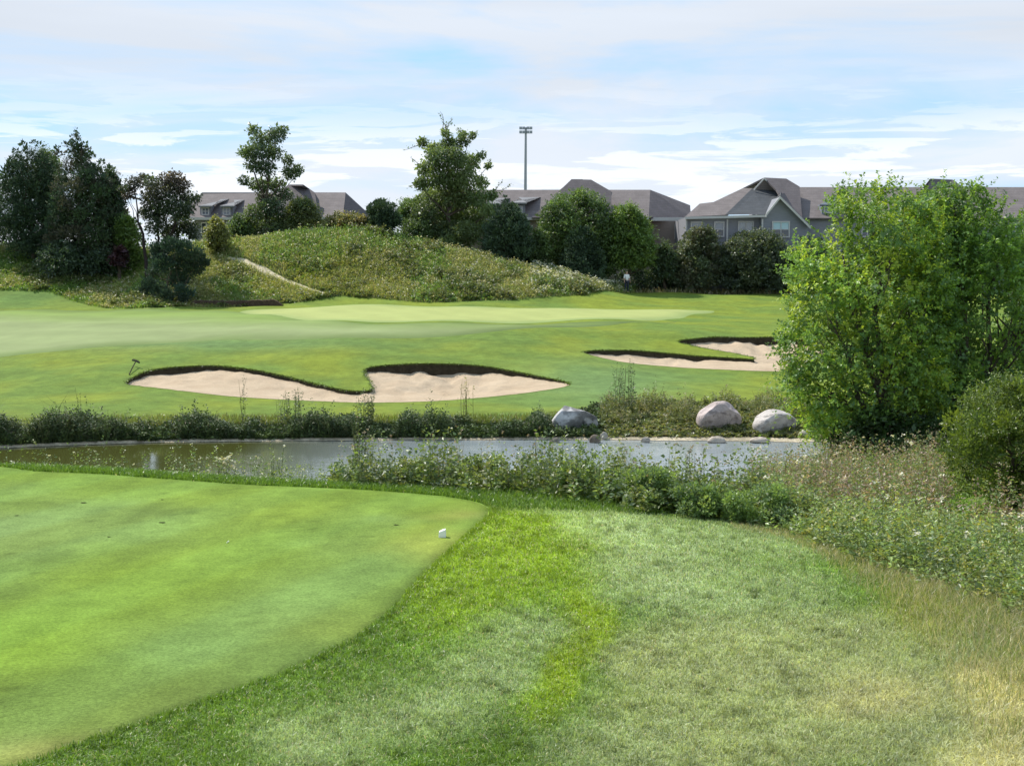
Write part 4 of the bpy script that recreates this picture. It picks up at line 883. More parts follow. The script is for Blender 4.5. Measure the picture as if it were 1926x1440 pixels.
# the two near bright trees
NEAR = [(.165, .275, .065), (.215, .34, .065), (.13, .225, .08), (.34, .43, .06)]
PA = [(1535,850),(1500,775),(1470,700),(1462,650),(1485,590),(1480,530),(1490,460),(1520,400),(1560,365),(1600,342),(1650,340),(1690,358),(1735,365),(1775,400),(1785,520),(1785,650),(1775,780),(1750,885),(1640,890),(1580,860)]
PB = [(1730,875),(1718,700),(1712,560),(1716,430),(1735,370),(1770,342),(1805,350),(1850,345),(1880,385),(1900,415),(1935,440),(1960,520),(2000,600),(2020,760),(1990,880),(1850,890)]
PC = [(1690,870),(1665,700),(1655,560),(1662,420),(1700,365),(1765,365),(1820,420),(1830,600),(1820,760),(1790,880)]
for P_, Y_, K_, C_, lab, base, st, tr_, nk in (
  (PA, 29.5, 4300, NEAR, 'bright yellow-green near tree on the left of the pair, over the pond corner', 1690, [at(1640, 400, 29.5), at(1585, 480, 29.0), at(1730, 440, 30), at(1560, 600, 29)], .10, 70),
  (PB, 30.5, 4300, NEAR[:3], 'taller bright green near tree on the right of the pair, reaching the photo edge', 1830, [at(1795, 390, 30.5), at(1880, 450, 30), at(1940, 560, 30.6)], .11, 70),
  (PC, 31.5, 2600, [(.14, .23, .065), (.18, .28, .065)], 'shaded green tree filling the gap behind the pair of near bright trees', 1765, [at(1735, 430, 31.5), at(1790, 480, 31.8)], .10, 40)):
    cl, r = outline_clumps(P_, Y_, 110, 26, depth=.8)
    make_tree('ash_tree', lab, base, Y_, cl, r, 9000, (.06, .11), C_, trunk_r=tr_, nlimb=nk, stems=st, group='near bright green trees', wr=.33, barkc=(.10, .08, .065), mat='near_leaf', clv=.16, sig=.5, sprig=((P_, Y_, K_, C_), dict(marg=14, hole=.40)))
PJ = [(1795,925),(1775,840),(1795,775),(1845,730),(1900,708),(1960,712),(2050,790),(2070,980),(1980,985),(1880,955)]
cl, r = outline_clumps(PJ, 19.6, 95, 30, depth=.85)
make_tree('juniper', 'low olive green spreading juniper at the right edge below the bright trees', 1905, 19.6, cl, r, 26000, (.035, .075), [(.13, .19, .035), (.10, .15, .035), (.17, .23, .04)], trunk_r=.05, style='needle', nlimb=30, group=None, wr=.24, mat='leaf', clv=.3, sig=.5, sprig=((PJ, 19.6, 3000, [(.13, .19, .035), (.10, .15, .035), (.17, .23, .04)]), dict(leaf=(.03, .06), per=12, slen=(.15, .35), hole=.42, marg=8, wr=.26, upb=.8)))
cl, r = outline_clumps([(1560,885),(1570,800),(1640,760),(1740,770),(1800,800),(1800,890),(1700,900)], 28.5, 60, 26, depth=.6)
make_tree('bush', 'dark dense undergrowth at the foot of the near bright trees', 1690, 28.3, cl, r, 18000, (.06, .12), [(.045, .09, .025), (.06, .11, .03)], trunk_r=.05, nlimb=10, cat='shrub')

# ------------------------------------------------------------------ boulders
def boulder(name, label, px, Y, w, d, h, colr, sharp=0.0, seed=0, tilt=0.0, group=None, sink=.15, yaw=0.0, cuts=()):
    r = np.random.default_rng(seed); loc = on(px, Y); loc[2] = max(loc[2], WZ)-sink*h
    import bmesh
    bm = bmesh.new(); bmesh.ops.create_icosphere(bm, subdivisions=5 if w > .7 else 3, radius=1.0)
    V = np.array([v.co[:] for v in bm.verts]); F = np.array([[v.index for v in f.verts] for f in bm.faces]); bm.free()
    n = unit(r.normal(size=(7, 3))); 
    for q in n: # planar facets
        s = V@q; lim = 1-sharp*r.uniform(.1, .45); V = V-np.maximum(s-lim, 0)[:, None]*q*.9
    for (cx, cy, cz, lim) in cuts:
        q = unit(np.array([cx, cy, cz], float)); s = V@q; V = V-np.maximum(s-lim, 0)[:, None]*q
    nz = sum(a*np.sin((V@unit(r.normal(size=3)))*f+r.random()*6) for a, f in ((.035, 3), (.03, 5), (.012, 11), (.008, 19)))
    V = V*(1+nz)[:, None]
    ca, sa = math.cos(tilt), math.sin(tilt); V = V*np.array((w/2, d/2, h*.56)); V = np.c_[V[:, 0]*ca+V[:, 2]*sa, V[:, 1], -V[:, 0]*sa+V[:, 2]*ca]
    V[:, 2] += h*.45
    c = np.asarray(colr)*(1+.25*(fbm(V[:, 0]*3+9, V[:, 2]*3+V[:, 1])-.5)*2)[:, None]
    if 'grey' in label:
        dk = np.clip((fbm(V[:, 0]*2.6+3, V[:, 2]*3.6+1)-.47)*9, 0, 1)[:, None]; c = c*(1-.6*dk)
    st = np.clip((.30*h-V[:, 2]+.22*h*(fbm(V[:, 0]*4+2, V[:, 1]*4, 3)-.5))/(.10*h), 0, 1)[:, None]; c = c*(1-st)+np.array((.10, .085, .075))*st  # brown band at the foot paints a shaded underside into the rock colour
    sp = np.clip((fbm(V[:, 0]*7+1, V[:, 2]*7+V[:, 1]*5, 3)-.60)*9, 0, 1)[:, None]; c = c*(1-.45*sp)
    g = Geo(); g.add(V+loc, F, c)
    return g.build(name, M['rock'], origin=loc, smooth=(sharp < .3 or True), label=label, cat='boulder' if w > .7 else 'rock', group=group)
GB = 'boulders at the far edge of the pond'
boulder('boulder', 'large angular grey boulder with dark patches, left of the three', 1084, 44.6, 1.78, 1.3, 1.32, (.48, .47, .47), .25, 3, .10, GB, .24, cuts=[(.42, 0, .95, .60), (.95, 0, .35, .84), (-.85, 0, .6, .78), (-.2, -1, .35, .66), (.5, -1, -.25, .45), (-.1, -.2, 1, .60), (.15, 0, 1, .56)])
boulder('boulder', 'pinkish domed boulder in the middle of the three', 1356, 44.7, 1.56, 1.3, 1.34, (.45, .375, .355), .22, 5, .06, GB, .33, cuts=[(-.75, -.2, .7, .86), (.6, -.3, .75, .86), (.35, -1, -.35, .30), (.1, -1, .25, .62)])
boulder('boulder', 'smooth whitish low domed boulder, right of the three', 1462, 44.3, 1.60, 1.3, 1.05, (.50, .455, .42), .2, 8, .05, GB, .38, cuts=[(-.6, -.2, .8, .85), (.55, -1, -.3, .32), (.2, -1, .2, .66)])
GR = 'small rocks along the far waterline'
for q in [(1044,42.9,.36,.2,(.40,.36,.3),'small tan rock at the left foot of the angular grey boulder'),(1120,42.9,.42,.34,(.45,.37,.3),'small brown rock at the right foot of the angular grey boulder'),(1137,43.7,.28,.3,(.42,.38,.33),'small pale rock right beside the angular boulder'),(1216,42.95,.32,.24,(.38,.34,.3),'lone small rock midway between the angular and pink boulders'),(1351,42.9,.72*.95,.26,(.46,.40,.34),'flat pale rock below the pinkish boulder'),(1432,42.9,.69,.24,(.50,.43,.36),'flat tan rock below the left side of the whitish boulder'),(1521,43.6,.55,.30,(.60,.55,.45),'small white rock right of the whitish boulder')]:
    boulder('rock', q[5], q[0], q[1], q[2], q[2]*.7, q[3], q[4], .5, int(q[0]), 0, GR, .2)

# ------------------------------------------------------------------ tee marker, peg, divots, rake
p = ground_at(832, 1012, 8); root = empty('tee_marker', (p[0], p[1], p[2]+.012), 'small white wedge-topped tee marker on the tee near its right edge', 'tee marker')
g = Geo(); w = .045; V = []
for (z, s) in ((0, 1), (.02, 1.04), (.085, .9)):
    for a, b in ((-1, -1), (1, -1), (1, 1), (-1, 1)): V.append((p[0]+a*w*s, p[1]+b*w*s, p[2]+.012+z+(.016*a if z > .05 else 0)))
V.append((p[0]+.01, p[1], p[2]+.115)); k = [[0, 1, 5, 4], [1, 2, 6, 5], [2, 3, 7, 6], [3, 0, 4, 7], [4, 5, 9, 8], [5, 6, 10, 9], [6, 7, 11, 10], [7, 4, 8, 11]]
g.add(V, k, (.80, .80, .74)); g.F.append(np.array([[8, 9, 12], [9, 10, 12], [10, 11, 12], [11, 8, 12]]))
g.build('block', M['paint'], parent=root, origin=(p[0], p[1], p[2]+.012))
g = Geo(); tube(g, [(p[0], p[1], p[2]-.05), (p[0], p[1], p[2]+.02)], [.006, .006], (.3, .3, .3), 8); g.build('spike', M['steel'], parent=root, origin=(p[0], p[1], p[2]+.012))
p = ground_at(425, 1023, 8); g = Geo(); tube(g, [p+np.array((0, 0, .0)), p+np.array((.02, .01, .025)), p+np.array((.035, .018, .03))], [.004, .005, .009], (.8, .79, .7), 8)
g.build('golf_tee', M['paint'], origin=p, label='tiny white golf tee peg left lying on the middle of the tee', cat='golf tee')
for i, (a, b, w, lab) in enumerate([(157,948,.14,'wide dark divot near the back of the tee at left'),(305,942,.07,'small dark divot near the back of the tee'),(305,985,.13,'dark divot mark in the middle left of the tee'),(32,972,.08,'small dark divot by the left photo edge'),(745,990,.10,'faint divot mark left of the white marker'),(205,1012,.06,'tiny dark divot on the left part of the tee')]):
    p = ground_at(a, b, 8); g = Geo(); m = 14; an = np.arange(m)*2*PI/m; rr = w*.33*(1+.3*rng.normal(size=m)*.6)
    ring_ = np.c_[p[0]+np.cos(an)*rr, p[1]+np.sin(an)*rr*.8, np.full(m, p[2]+.018)]; inn = ring_.copy(); inn[:, :2] = p[:2]+(ring_[:, :2]-p[:2])*.5; inn[:, 2] += .003
    i_ = np.arange(m); j_ = (i_+1) % m; g.add(np.vstack([ring_, inn, [p+np.array((0, 0, .02))]]), np.stack([i_, j_, j_+m, i_+m], 1), (.055, .07, .025)); g.F.append(np.stack([i_+m, j_+m, np.full(m, 2*m)], 1))
    g.build('divot', M['soil'], origin=p, label=lab, cat='divot', group='divots on the tee')
# rake
a_ = ground_at(243, 706, 50); b_ = ground_at(256, 692, 50); root = empty('bunker_rake', b_, 'dark bunker rake lying on the grass above the left end of the left bunker', 'rake')
g = Geo(); up = np.array((0, 0, 1.0)); hd0 = ground_at(243, 687, 50); hd1 = ground_at(269, 695, 50); ctr_ = (hd0+hd1)/2
hu = unit(hd1-hd0); hl = .33
tube(g, [ctr_+up*.28-hu*hl, ctr_+up*.30, ctr_+up*.26+hu*hl], [.04, .045, .04], (.03, .03, .03), 6)
for t in np.linspace(-.95, .95, 13):
    q = ctr_+hu*hl*t+up*.28; tube(g, [q, q+np.array((0, .04, .09))], [.008, .005], (.03, .03, .03), 4)
g.build('rake_head', M['soil'], parent=root, origin=b_)
g = Geo(); tube(g, [ctr_+up*.28, (ctr_+a_)/2+up*.18, a_+up*.04], [.026, .026, .026], (.06, .06, .035), 6); g.build('handle', M['soil'], parent=root, origin=b_)
# low wall behind the green
q0 = ground_at(352, 575, 84); q1 = ground_at(532, 575, 84); g = Geo(); m = 60
t = np.linspace(0, 1, m)[:, None]; P = q0*(1-t)+q1*t; P[:, 1] += .6*np.sin(t[:, 0]*PI); P[:, 2] = H(P[:, 0], P[:, 1])
hh = .42*np.clip(np.sin(t[:, 0]*PI)*4, .2, 1)*(1+.12*rng.normal(size=m)*.5)
sec = [(-.12, -.1), (-.14, .9), (.0, 1.0), (.25, .95), (.3, -.1)]
V = np.concatenate([np.c_[P[:, 0], P[:, 1]+a, P[:, 2]+b*hh] for a, b in sec]); i = np.arange(m-1)
F = np.vstack([np.stack([i+k*m, i+1+k*m, i+1+(k+1)*m, i+(k+1)*m], 1) for k in range(4)])
g.add(V, F, (.085, .06, .045)); loc = P[m//2]
g.build('retaining_wall', M['soil'], origin=loc, label='long low dark brown wall at the foot of the mound behind the green', cat='low wall')

# ------------------------------------------------------------------ floodlight mast
loc = np.array([at(987, 500, 250)[0], 250, 2.0]); root = empty('floodlight_mast', loc, 'tall grey floodlight mast rising behind the house roofs', 'floodlight')
top = at(989, 240, 250); g = Geo(); tube(g, [loc, (loc+top)/2, np.array((top[0], 250, top[2]))], [.42, .32, .2], (.3, .3, .3), 12); g.build('pole', M['steel'], parent=root, origin=loc)
g = Geo(); boxg(g, (-1.15, -.06, -.05), (1.15, .06, .05), (.3,)*3, org=(top[0], 250, top[2]-.2)); boxg(g, (-1.15, -.06, -.05), (1.15, .06, .05), (.3,)*3, org=(top[0], 250, top[2]-1.1)); g.build('crossarm', M['steel'], parent=root, origin=loc)
for r_ in (0, 1):
    for c_ in range(4):
        g = Geo(); X = top[0]-.87+c_*.58+(.12 if c_ > 1 else -.12); Z = top[2]-.15-r_*.75
        V = [(X+a*s, 250+y, Z+b*s) for y, s in ((-.30, .27), (-.25, .27), (.02, .2), (.12, .08)) for a, b in ((-1, -1), (1, -1), (1, 1), (-1, 1))]
        F = [[0, 1, 2, 3]]+[[k*4+j, k*4+(j+1) % 4, k*4+4+(j+1) % 4, k*4+4+j] for k in range(3) for j in range(4)]+[[15, 14, 13, 12]]
        g.add(V, F, (.3,)*3); g.build('lamp_head', M['steel'], parent=root, origin=loc)

# far wood behind the houses
g = Geo(); K = 520; cx = rng.uniform(-95, 110, K); cy = rng.uniform(150, 172, K); cz = 2+rng.uniform(.5, 6.0, K)*(.75+.5*vnoise(cx*.12, cx*0))
crown_mesh(g, np.c_[cx, cy, cz], rng.uniform(1.4, 2.6, K), 42000, (.25, .5), MID+LIT[2:]+CED)
g.build('treeline', M['leaf'], kind='stuff', label='distant wood of mixed trees behind the houses', cat='wood')
# ------------------------------------------------------------------ houses
ROOF = (.165, .142, .138); ROOF_SHADE = (.125, .108, .11)  # second is the same shingles darkened, painting shade onto ends, backs and cross roofs
WALLG = (.23, .23, .25); WALLT = (.25, .205, .18); TRIM = (.50, .48, .46)
class House:
    def __init__(s, name, label, px, Y):
        s.loc = np.array([at(px, 500, Y)[0], Y, 1.95]); s.root = empty(name, s.loc, label, 'house')
        s.roof = Geo(); s.wall = Geo(); s.trim = Geo()
    def plane(s, pts, colr=ROOF, th=.14):
        P = np.array([at(*p) for p in pts]); nn = unit(np.cross(P[1]-P[0], P[2]-P[0])); E0 = np.array((0, 0, EYE))
        for i in range(3, len(P)):
            d = P[i]-E0; den = d@nn
            if abs(den) > 1e-6:
                q = E0+d*(((P[0]-E0)@nn)/den)
                if abs(q[1]-P[i, 1]) < 5: P[i] = q
        n = nn
        if n[2] < 0: n = -n
        Q = P-n*th; k = len(P); s.roof.add(np.vstack([P, Q]), np.array([list(range(k))]), colr)
        b = s.roof.n-2*k; s.roof.F.append(np.array([list(range(2*k-1, k-1, -1))])+b)
        s.roof.F.append(np.array([[j, (j+1) % k, (j+1) % k+k, j+k] for j in range(k)])+b)
    def box(s, px0, px1, py0, Y0, Y1, colr, zb=1.9):
        a = at(px0, py0, Y0); b = at(px1, py0, Y0); boxg(s.wall, (a[0], Y0, zb), (b[0], Y1, a[2]), colr)
    def tri(s, pts, Yd, colr):   # gable wall prism
        P = np.array([at(*p) for p in pts]); Q = P+np.array((0, Yd, 0)); k = len(P)
        s.wall.add(np.vstack([P, Q]), np.array([list(range(k))]), colr); b = s.wall.n-2*k
        s.wall.F.append(np.array([list(range(2*k-1, k-1, -1))])+b); s.wall.F.append(np.array([[j, (j+1) % k, (j+1) % k+k, j+k] for j in range(k)])+b)
    def fascia(s, p0, p1, hgt=.22, dep=.12):
        a, b = at(*p0), at(*p1); d = b-a; L = np.linalg.norm(d); u = d/L; n = np.array((0, -dep, 0)); v = np.array((0, 0, -hgt))
        P = [a, b, b+v, a+v]; V = np.array(P+[q+n for q in P]); g = Geo(); g.add(V, [[0, 1, 2, 3], [7, 6, 5, 4], [0, 4, 5, 1], [1, 5, 6, 2], [2, 6, 7, 3], [3, 7, 4, 0]], TRIM); g.build('fascia', M['paint'], parent=s.root, origin=s.loc)
    def window(s, px0, px1, py0, py1, Y, pane=(.05, .06, .07), split=1, top_pane=None, parent=None):
        a = at(px0, py0, Y); b = at(px1, py1, Y); x0, x1, z1, z0 = a[0], b[0], a[2], b[2]; par = parent or s.root; o = np.array([(x0+x1)/2, Y, (z0+z1)/2])
        g = Geo(); f = .10; yb, yf = Y+.02, Y-.09
        W = bpy.data.objects.new('window', None)
        boxg(g, (x0, yf, z0), (x0+f, yb, z1), TRIM); boxg(g, (x1-f, yf, z0), (x1, yb, z1), TRIM); boxg(g, (x0+f, yf, z1-f), (x1-f, yb, z1), TRIM); boxg(g, (x0+f, yf-.04, z0), (x1-f, yb, z0+f), TRIM)
        zm = (z0+z1)/2; boxg(g, (x0+f, yf+.02, zm-.03), (x1-f, yb, zm+.03), TRIM)
        for k in range(split): xm = x0+(x1-x0)*(k+1)/(split+1); boxg(g, (xm-.035, yf+.018, z0+f), (xm+.035, yb, zm-.03), TRIM); boxg(g, (xm-.035, yf+.018, zm+.03), (xm+.035, yb, z1-f), TRIM)
        w = g.build('window', M['paint'], parent=par if isinstance(par, bpy.types.Object) else s.root, origin=o)
        g = Geo(); boxg(g, (x0+f, Y-.03, z0+f), (x1-f, Y+.01, zm), pane)
        c2 = top_pane or pane; boxg(g, (x0+f, Y-.03, zm), (x1-f, Y+.01, z1-f), c2)  # upper half of the pane takes its own colour
        q = g.build('pane', M['glass']); q.parent = w; q.location = -(Vector(w.location)+ (w.parent.location if w.parent else Vector()))
        return w
    def done(s):
        s.roof.build('roof', M['roof'], parent=s.root, origin=s.loc); s.wall.build('wall', M['siding'], parent=s.root, origin=s.loc)

def dormer(h, px0, px1, py_e, py_b, Y, Yb, tip, sidec=(.07, .06, .065)):
    """shed/gabled dormer: window front at Y, roof running back to tip"""
    h.box(px0, px1, py_e, Y, Yb, WALLG, zb=at(px0, py_b, Y)[2])
    h.plane([(px0-3, py_e+1, Y-.4), (px1+3, py_e+1, Y-.4), (tip[0], tip[1], Yb+.6), (tip[2], tip[3], Yb+.6)], (.20, .20, .21))
# left house
h = House('row_house', 'left grey roofed house with two dormers behind the tall oak', 520, 112)
h.box(366, 640, 407, 112, 121, WALLG)
h.plane([(352,410,111.6),(645,408,111.6),(650,362,116.5),(380,362,116.5)])
h.plane([(645,408,111.6),(700,408,119),(650,362,116.5)], ROOF_SHADE)
h.plane([(352,410,111.6),(380,362,116.5),(345,400,122)], ROOF_SHADE)
h.plane([(345,402,122),(380,362,116.5),(650,362,116.5),(700,408,119),(690,408,122)], ROOF_SHADE)
h.plane([(505,408,111),(545,347,115),(570,347,115),(592,362,115.4),(600,408,111.2)], ROOF_SHADE)
h.plane([(505,408,111),(545,347,115),(570,347,117),(500,380,119)], ROOF_SHADE)
h.plane([(545,347,115),(592,362,115.4),(600,380,119),(570,347,117)], ROOF_SHADE)
dormer(h, 376, 396, 386, 407, 112.2, 114.5, (415, 375, 432, 374)); dormer(h, 416, 438, 386, 407, 112.2, 114.5, (440, 376, 462, 375))
h.window(379, 394, 390, 405, 112.2, (.18, .2, .23), 1); h.window(419, 434, 390, 405, 112.2, (.18, .2, .23), 1)
h.window(378, 390, 418, 445, 112, (.04, .05, .06), 0); h.window(425, 445, 418, 445, 112, (.04, .05, .06), 1)
h.fascia((352, 409, 111.5), (645, 408, 111.5)); h.fascia((350, 408, 111.58), (366, 408, 111.58))
h.done()
# middle house
h = House('row_house', 'middle house with long ridge, central peak and hipped right end, behind the big pin oak', 1050, 113)
h.box(800, 1222, 409, 113, 122, WALLT); h.box(1219, 1292, 410, 115, 122, WALLT)
h.plane([(760,409,112.5),(1220,409,112.5),(1223,357,117.5),(800,357,117.5)])
h.plane([(1220,409,112.5),(1223,357,117.5),(1300,409,117.5)], ROOF_SHADE); h.plane([(1223,357,117.5),(1300,409,117.5),(1298,386,121)], ROOF_SHADE); h.plane([(1223,357,117.5),(1298,386,121),(1265,379,120)], ROOF_SHADE)
h.plane([(740,400,123),(800,357,117.5),(1223,357,117.5),(1280,400,123)], ROOF_SHADE)
h.plane([(1000,409,112),(1075,337,116),(1112,338,116),(1150,360,117),(1150,409,112)], ROOF_SHADE)
h.plane([(1000,409,112),(1075,337,116),(1095,337,121),(1010,385,123)]); h.plane([(1075,337,116),(1112,338,116),(1150,360,117),(1095,337,121)], ROOF_SHADE)
dormer(h, 905, 940, 382, 408, 113.2, 115.5, (925, 372, 962, 371)); dormer(h, 958, 988, 380, 408, 113.2, 115.5, (975, 371, 1020, 370))
h.window(912, 932, 387, 403, 113.2, (.2, .22, .25), 1); h.window(962, 983, 387, 403, 113.2, (.2, .22, .25), 1)
h.window(1269, 1288, 421, 450, 115, (.07, .06, .05), 1)
h.fascia((760, 409, 112.4), (1220, 409, 112.4)); h.fascia((1224, 409, 113.2), (1296, 409, 113.2), .3)
h.done()
# right house
h = House('row_house', 'right grey house with dark front gable and white framed windows', 1600, 108)
h.box(1290, 1442, 409, 108, 118, WALLG); h.tri([(1432,560,107.2),(1432,409,107.2),(1440,402,107.2),(1467,371,107.2),(1520,424,107.2),(1522,560,107.2)], 9, (.22, .225, .25)); h.box(1510, 2080, 412, 109, 118, WALLG)
h.plane([(1288,408,107.6),(1368,404,107.6),(1416,354,113),(1397,354,113),(1342,380,111),(1316,383,111)])
h.plane([(1288,408,107.6),(1316,383,112),(1342,380,113),(1397,354,113.5),(1350,385,121)], ROOF_SHADE)
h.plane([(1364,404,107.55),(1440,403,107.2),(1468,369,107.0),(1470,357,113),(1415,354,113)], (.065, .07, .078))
h.plane([(1467,368,106.8),(1523,425,106.8),(1516,408,112.5),(1478,360,112.5)], ROOF_SHADE)
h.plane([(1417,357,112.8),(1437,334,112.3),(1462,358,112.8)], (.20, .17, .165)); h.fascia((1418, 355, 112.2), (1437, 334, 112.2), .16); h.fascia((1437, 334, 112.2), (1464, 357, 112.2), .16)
h.plane([(1437,334,112.4),(1479,336,113),(1509,412,108.6),(1467,369,110),(1460,357,111)][:2]+[(1504,351,112.2),(1509,412,108.6),(1467,369,110),(1460,357,111)], ROOF_SHADE)
h.plane([(1397,354,113.5),(1437,334,112.4),(1479,336,114),(1440,350,120)], ROOF_SHADE)
h.plane([(1505,410,108.6),(2100,410,108.6),(2100,352,114),(1925,352,114),(1504,352,114)]); h.plane([(1504,352,114),(2100,352,114),(2100,404,120),(1504,404,120)], ROOF_SHADE)
h.plane([(1690,412,108),(1730,360,112),(1750,336,112.4),(1792,338,113.5),(1822,360,113.6),(1822,412,108)], ROOF_SHADE); h.plane([(1690,412,108),(1750,336,112.4),(1792,338,113.5),(1745,352,120)])
h.tri([(1700,412,107.8),(1717,386,107.8),(1760,412,107.8)], 3, WALLG); h.fascia((1700, 412, 107.7), (1717, 384, 107.7), .16); h.fascia((1717, 384, 107.7), (1762, 412, 107.7), .16)
h.box(1546, 1576, 384, 109.2, 112, (.2, .22, .27), zb=at(1546, 404, 109.2)[2]); h.plane([(1542,385,108.9),(1580,385,108.9),(1592,366,112.4),(1575,366,112.4)], (.12, .14, .17))
h.window(1549, 1573, 387, 401, 109.2, (.12, .15, .2), 1)
h.fascia((1288, 408, 107.5), (1442, 404, 107.0), .2); h.fascia((1440, 403, 106.7), (1467, 369, 106.7), .22); h.fascia((1467, 369, 106.7), (1524, 426, 106.7), .22)
h.window(1299, 1320, 417, 446, 108, (.04, .05, .06), 0, (.22, .24, .27)); h.window(1343, 1362, 417, 446, 108, (.04, .05, .06), 0, (.22, .24, .27))
h.window(1388, 1417, 416, 456, 108, (.035, .045, .06), 1, (.30, .32, .34)); h.window(1452, 1485, 416, 447, 107.2, (.035, .05, .06), 1, (.32, .50, .52))  # bluish upper pane of the gable window paints a reflection into the glass
h.window(1898, 1920, 418, 442, 109, (.05, .07, .1), 1, (.25, .35, .42)); h.window(1620, 1642, 418, 446, 109, (.05, .06, .08), 1)
for q in (1291, 1368, 1434): a = at(q, 412, 107.96 if q < 1430 else 107.16); g = Geo(); boxg(g, (a[0]-.07, a[1]-.06, 1.9), (a[0]+.07, a[1]+.02, a[2]), TRIM); g.build('corner_board', M['paint'], parent=h.root, origin=h.loc)
h.done()

# ------------------------------------------------------------------ person under the light green tree
def skin_obj(name, verts, edges, rad, mat, parent, sub=2):
    me = bpy.data.meshes.new(name); me.from_pydata([tuple(v) for v in verts], edges, []); o = bpy.data.objects.new(name, me); C.objects.link(o)
    o.parent = parent; me.materials.append(mat); s = o.modifiers.new('skin', 'SKIN'); s.use_smooth_shade = True
    for i, r in enumerate(rad):
        d = me.skin_vertices[0].data[i]; d.radius = (r, r) if not isinstance(r, tuple) else r
        d.use_root = (i == 0)
    o.modifiers.new('sub', 'SUBSURF').levels = sub; o.modifiers['sub'].render_levels = sub
    return o
def plain(name, c, r=.8):
    m, nt, out = newmat(name); p_ = N(nt, 'ShaderNodeBsdfPrincipled'); n1 = noise(nt, 14, 3, .6, objco(nt)); nt.links.new(mixc(nt, n1.outputs[0], tuple(v*.85 for v in c), c), p_.inputs['Base Color']); p_.inputs['Roughness'].default_value = r; nt.links.new(p_.outputs[0], out.inputs[0]); return m
sk, wh, nv_, hr = plain('skin_tone', (.45, .28, .2)), plain('white_cotton', (.8, .8, .8)), plain('navy_cotton', (.02, .025, .05)), plain('dark_hair', (.03, .02, .015))
loc = on(1178, 101.5); root = empty('person', loc, 'person in white shirt and navy trousers standing under the light green tree', 'person'); root.rotation_euler = (0, 0, .5); root.scale = (1, 1, 1)
V = [(0,0,.95),(0,0,1.15),(0,0,1.38),(0,0,1.50),(0,-.01,1.62),(0,-.015,1.70),(.17,0,1.40),(.25,.0,1.14),(.27,-.08,.90),(.275,-.12,.80),(-.17,0,1.40),(-.25,.02,1.14),(-.26,-.08,.90),(-.265,-.12,.80),(.10,0,.90),(.11,-.02,.50),(.12,.02,.09),(.12,-.14,.04),(-.10,0,.90),(-.12,.0,.50),(-.13,.05,.09),(-.14,-.10,.04)]
E = [(0,1),(1,2),(2,3),(3,4),(4,5),(2,6),(6,7),(7,8),(8,9),(2,10),(10,11),(11,12),(12,13),(0,14),(14,15),(15,16),(16,17),(0,18),(18,19),(19,20),(20,21)]
R = [.13,.13,.15,.06,.10,.085,.065,.048,.034,.03,.065,.048,.034,.03,.085,.06,.042,.038,.085,.06,.042,.038]
skin_obj('body', V, E, R, sk, root)
skin_obj('shirt', [V[0],V[1],V[2],(0,0,1.45),V[6],V[7],V[10],V[11]], [(0,1),(1,2),(2,3),(2,4),(4,5),(2,6),(6,7)], [.155,.155,.175,.09,.085,.068,.085,.068], wh, root)
skin_obj('trousers', [(0,0,.97),V[14],V[15],(.12,.02,.12),V[18],V[19],(-.13,.05,.12)], [(0,1),(1,2),(2,3),(0,4),(4,5),(5,6)], [.15,.105,.078,.06,.105,.078,.06], nv_, root)
skin_obj('hair', [(0,.02,1.66),(0,.02,1.73)], [(0,1)], [.105,.085], hr, root)

# ------------------------------------------------------------------ sky, sun
SUN_EL, SUN_AZ = math.radians(50), math.radians(-50)   # azimuth from +Y, negative = left
w = bpy.data.worlds.new("World"); sc.world = w; w.use_nodes = True; nt = w.node_tree; nt.nodes.clear()
out = nt.nodes.new('ShaderNodeOutputWorld'); bg = nt.nodes.new('ShaderNodeBackground')
sky = nt.nodes.new('ShaderNodeTexSky'); sky.sky_type = 'NISHITA'; sky.sun_disc = False; sky.sun_elevation = SUN_EL; sky.sun_rotation = SUN_AZ
sky.air_density = 1.0; sky.dust_density = .6; sky.ozone_density = 2.5
tc = nt.nodes.new('ShaderNodeTexCoord')
sep = nt.nodes.new('ShaderNodeSeparateXYZ'); nt.links.new(tc.outputs['Generated'], sep.inputs[0])
def mp(scale, loc=(0, 0, 0)):
    m = nt.nodes.new('ShaderNodeMapping'); m.inputs['Scale'].default_value = scale; m.inputs['Location'].default_value = loc
    nt.links.new(tc.outputs['Generated'], m.inputs['Vector']); return m.outputs[0]
def ramp(src, pts):
    r = nt.nodes.new('ShaderNodeValToRGB'); e = r.color_ramp.elements
    while len(e) > 1: e.remove(e[-1])
    e[0].position = pts[0][0]; e[0].color = (pts[0][1],)*3+(1,)
    for p_, v in pts[1:]: q = e.new(p_); q.color = (v,)*3+(1,)
    nt.links.new(src, r.inputs[0]); return r.outputs[0]
def math_(op, a, b=None, clamp=False):
    m = nt.nodes.new('ShaderNodeMath'); m.operation = op; m.use_clamp = clamp
    for i, v in enumerate((a, b)):
        if v is None: continue
        if isinstance(v, (int, float)): m.inputs[i].default_value = v
        else: nt.links.new(v, m.inputs[i])
    return m.outputs[0]
n1 = noise(nt, 1.0, 7, .55, mp((2.2, 2.2, 13), (3.1, 1.7, .4)), .5)
n2 = noise(nt, 1.0, 7, .6, mp((8, 8, 75), (1.3, 5.2, .1)), .4)
n3 = noise(nt, 1.0, 5, .5, mp((1.1, 1.1, 7), (8.3, 2.2, 1.1)), .3)
elev = sep.outputs[2]
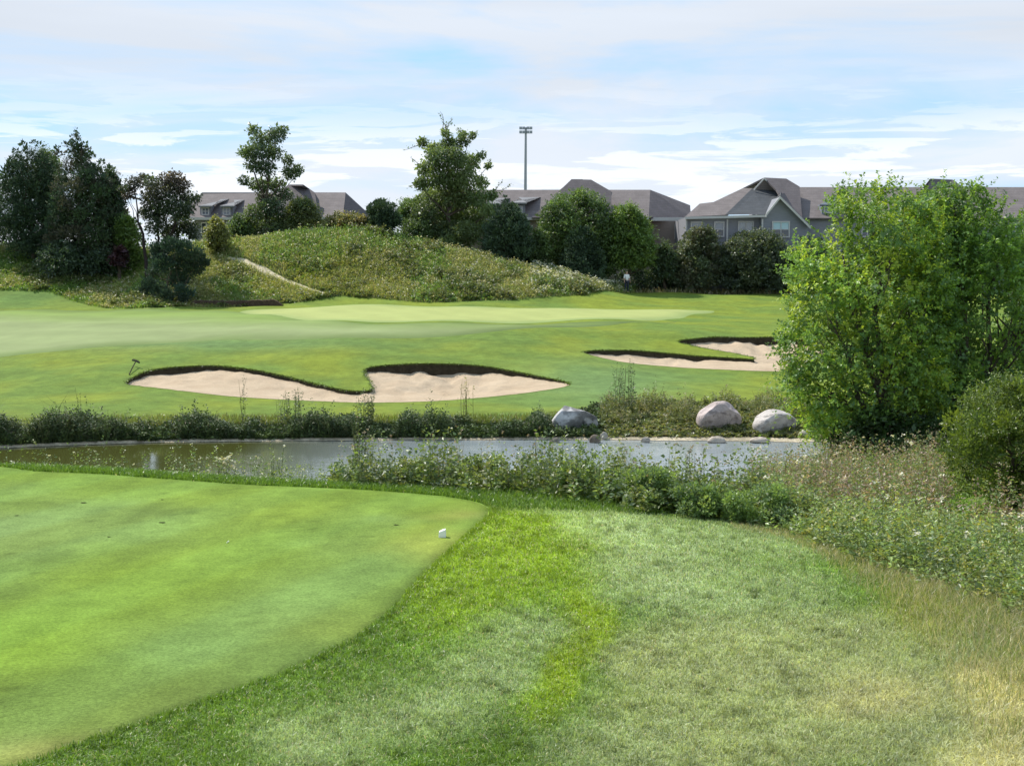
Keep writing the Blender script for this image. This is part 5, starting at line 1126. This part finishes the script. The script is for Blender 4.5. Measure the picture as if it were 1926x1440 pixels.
cover = ramp(elev, [(0.0, .85), (.03, .66), (.07, .46), (.095, .26), (.125, .30), (.145, .82), (.18, .95), (.3, .75), (.7, .35), (1.0, .3)])
veil = math_('ADD', math_('MULTIPLY', math_('SUBTRACT', n1.outputs[0], .5), 5.5), cover, True)
veil = math_('MULTIPLY', veil, .92)
puff = ramp(n2.outputs[0], [(.49, 0), (.535, 1)])
pm = ramp(elev, [(0, .8), (.05, 1), (.095, .9), (.12, .25), (.16, .0)])
puff = math_('MULTIPLY', math_('MULTIPLY', puff, pm), .85)
shade = ramp(n3.outputs[0], [(.35, .80), (.62, 1.0)])
skyc = nt.nodes.new('ShaderNodeVectorMath'); skyc.operation = 'SCALE'; skyc.inputs['Scale'].default_value = .105; nt.links.new(sky.outputs[0], skyc.inputs[0])
CLOUD = (.56, .595, .65)
cl_c = nt.nodes.new('ShaderNodeVectorMath'); cl_c.operation = 'SCALE'; cl_c.inputs[0].default_value = CLOUD; nt.links.new(shade, cl_c.inputs['Scale'])
blue = mixc(nt, .8, skyc.outputs[0], (.29, .48, .70))
c = mixc(nt, veil, blue, cl_c.outputs[0]); c = mixc(nt, puff, c, (.66, .69, .735))
nt.links.new(c, bg.inputs['Color']); bg.inputs['Strength'].default_value = 1.0
nt.links.new(bg.outputs[0], out.inputs[0])
sd = bpy.data.lights.new('sun', 'SUN'); sd.energy = 3.8; sd.angle = math.radians(.53); sd.color = (1, .95, .86)
so = bpy.data.objects.new('sun', sd); C.objects.link(so)
sv = Vector((math.sin(SUN_AZ)*math.cos(SUN_EL), math.cos(SUN_AZ)*math.cos(SUN_EL), math.sin(SUN_EL)))
so.rotation_euler = sv.to_track_quat('Z', 'Y').to_euler(); so.location = (0, 0, 40)

vs = sc.view_settings; sc.display_settings.display_device = 'sRGB'; vs.view_transform = 'Standard'; vs.look = 'None'; vs.exposure = .66; vs.gamma = 1
sc.cycles.max_bounces = 6; sc.cycles.diffuse_bounces = 3; sc.cycles.transmission_bounces = 3; sc.cycles.glossy_bounces = 3; sc.cycles.transparent_max_bounces = 4
sc.cycles.use_denoising = True
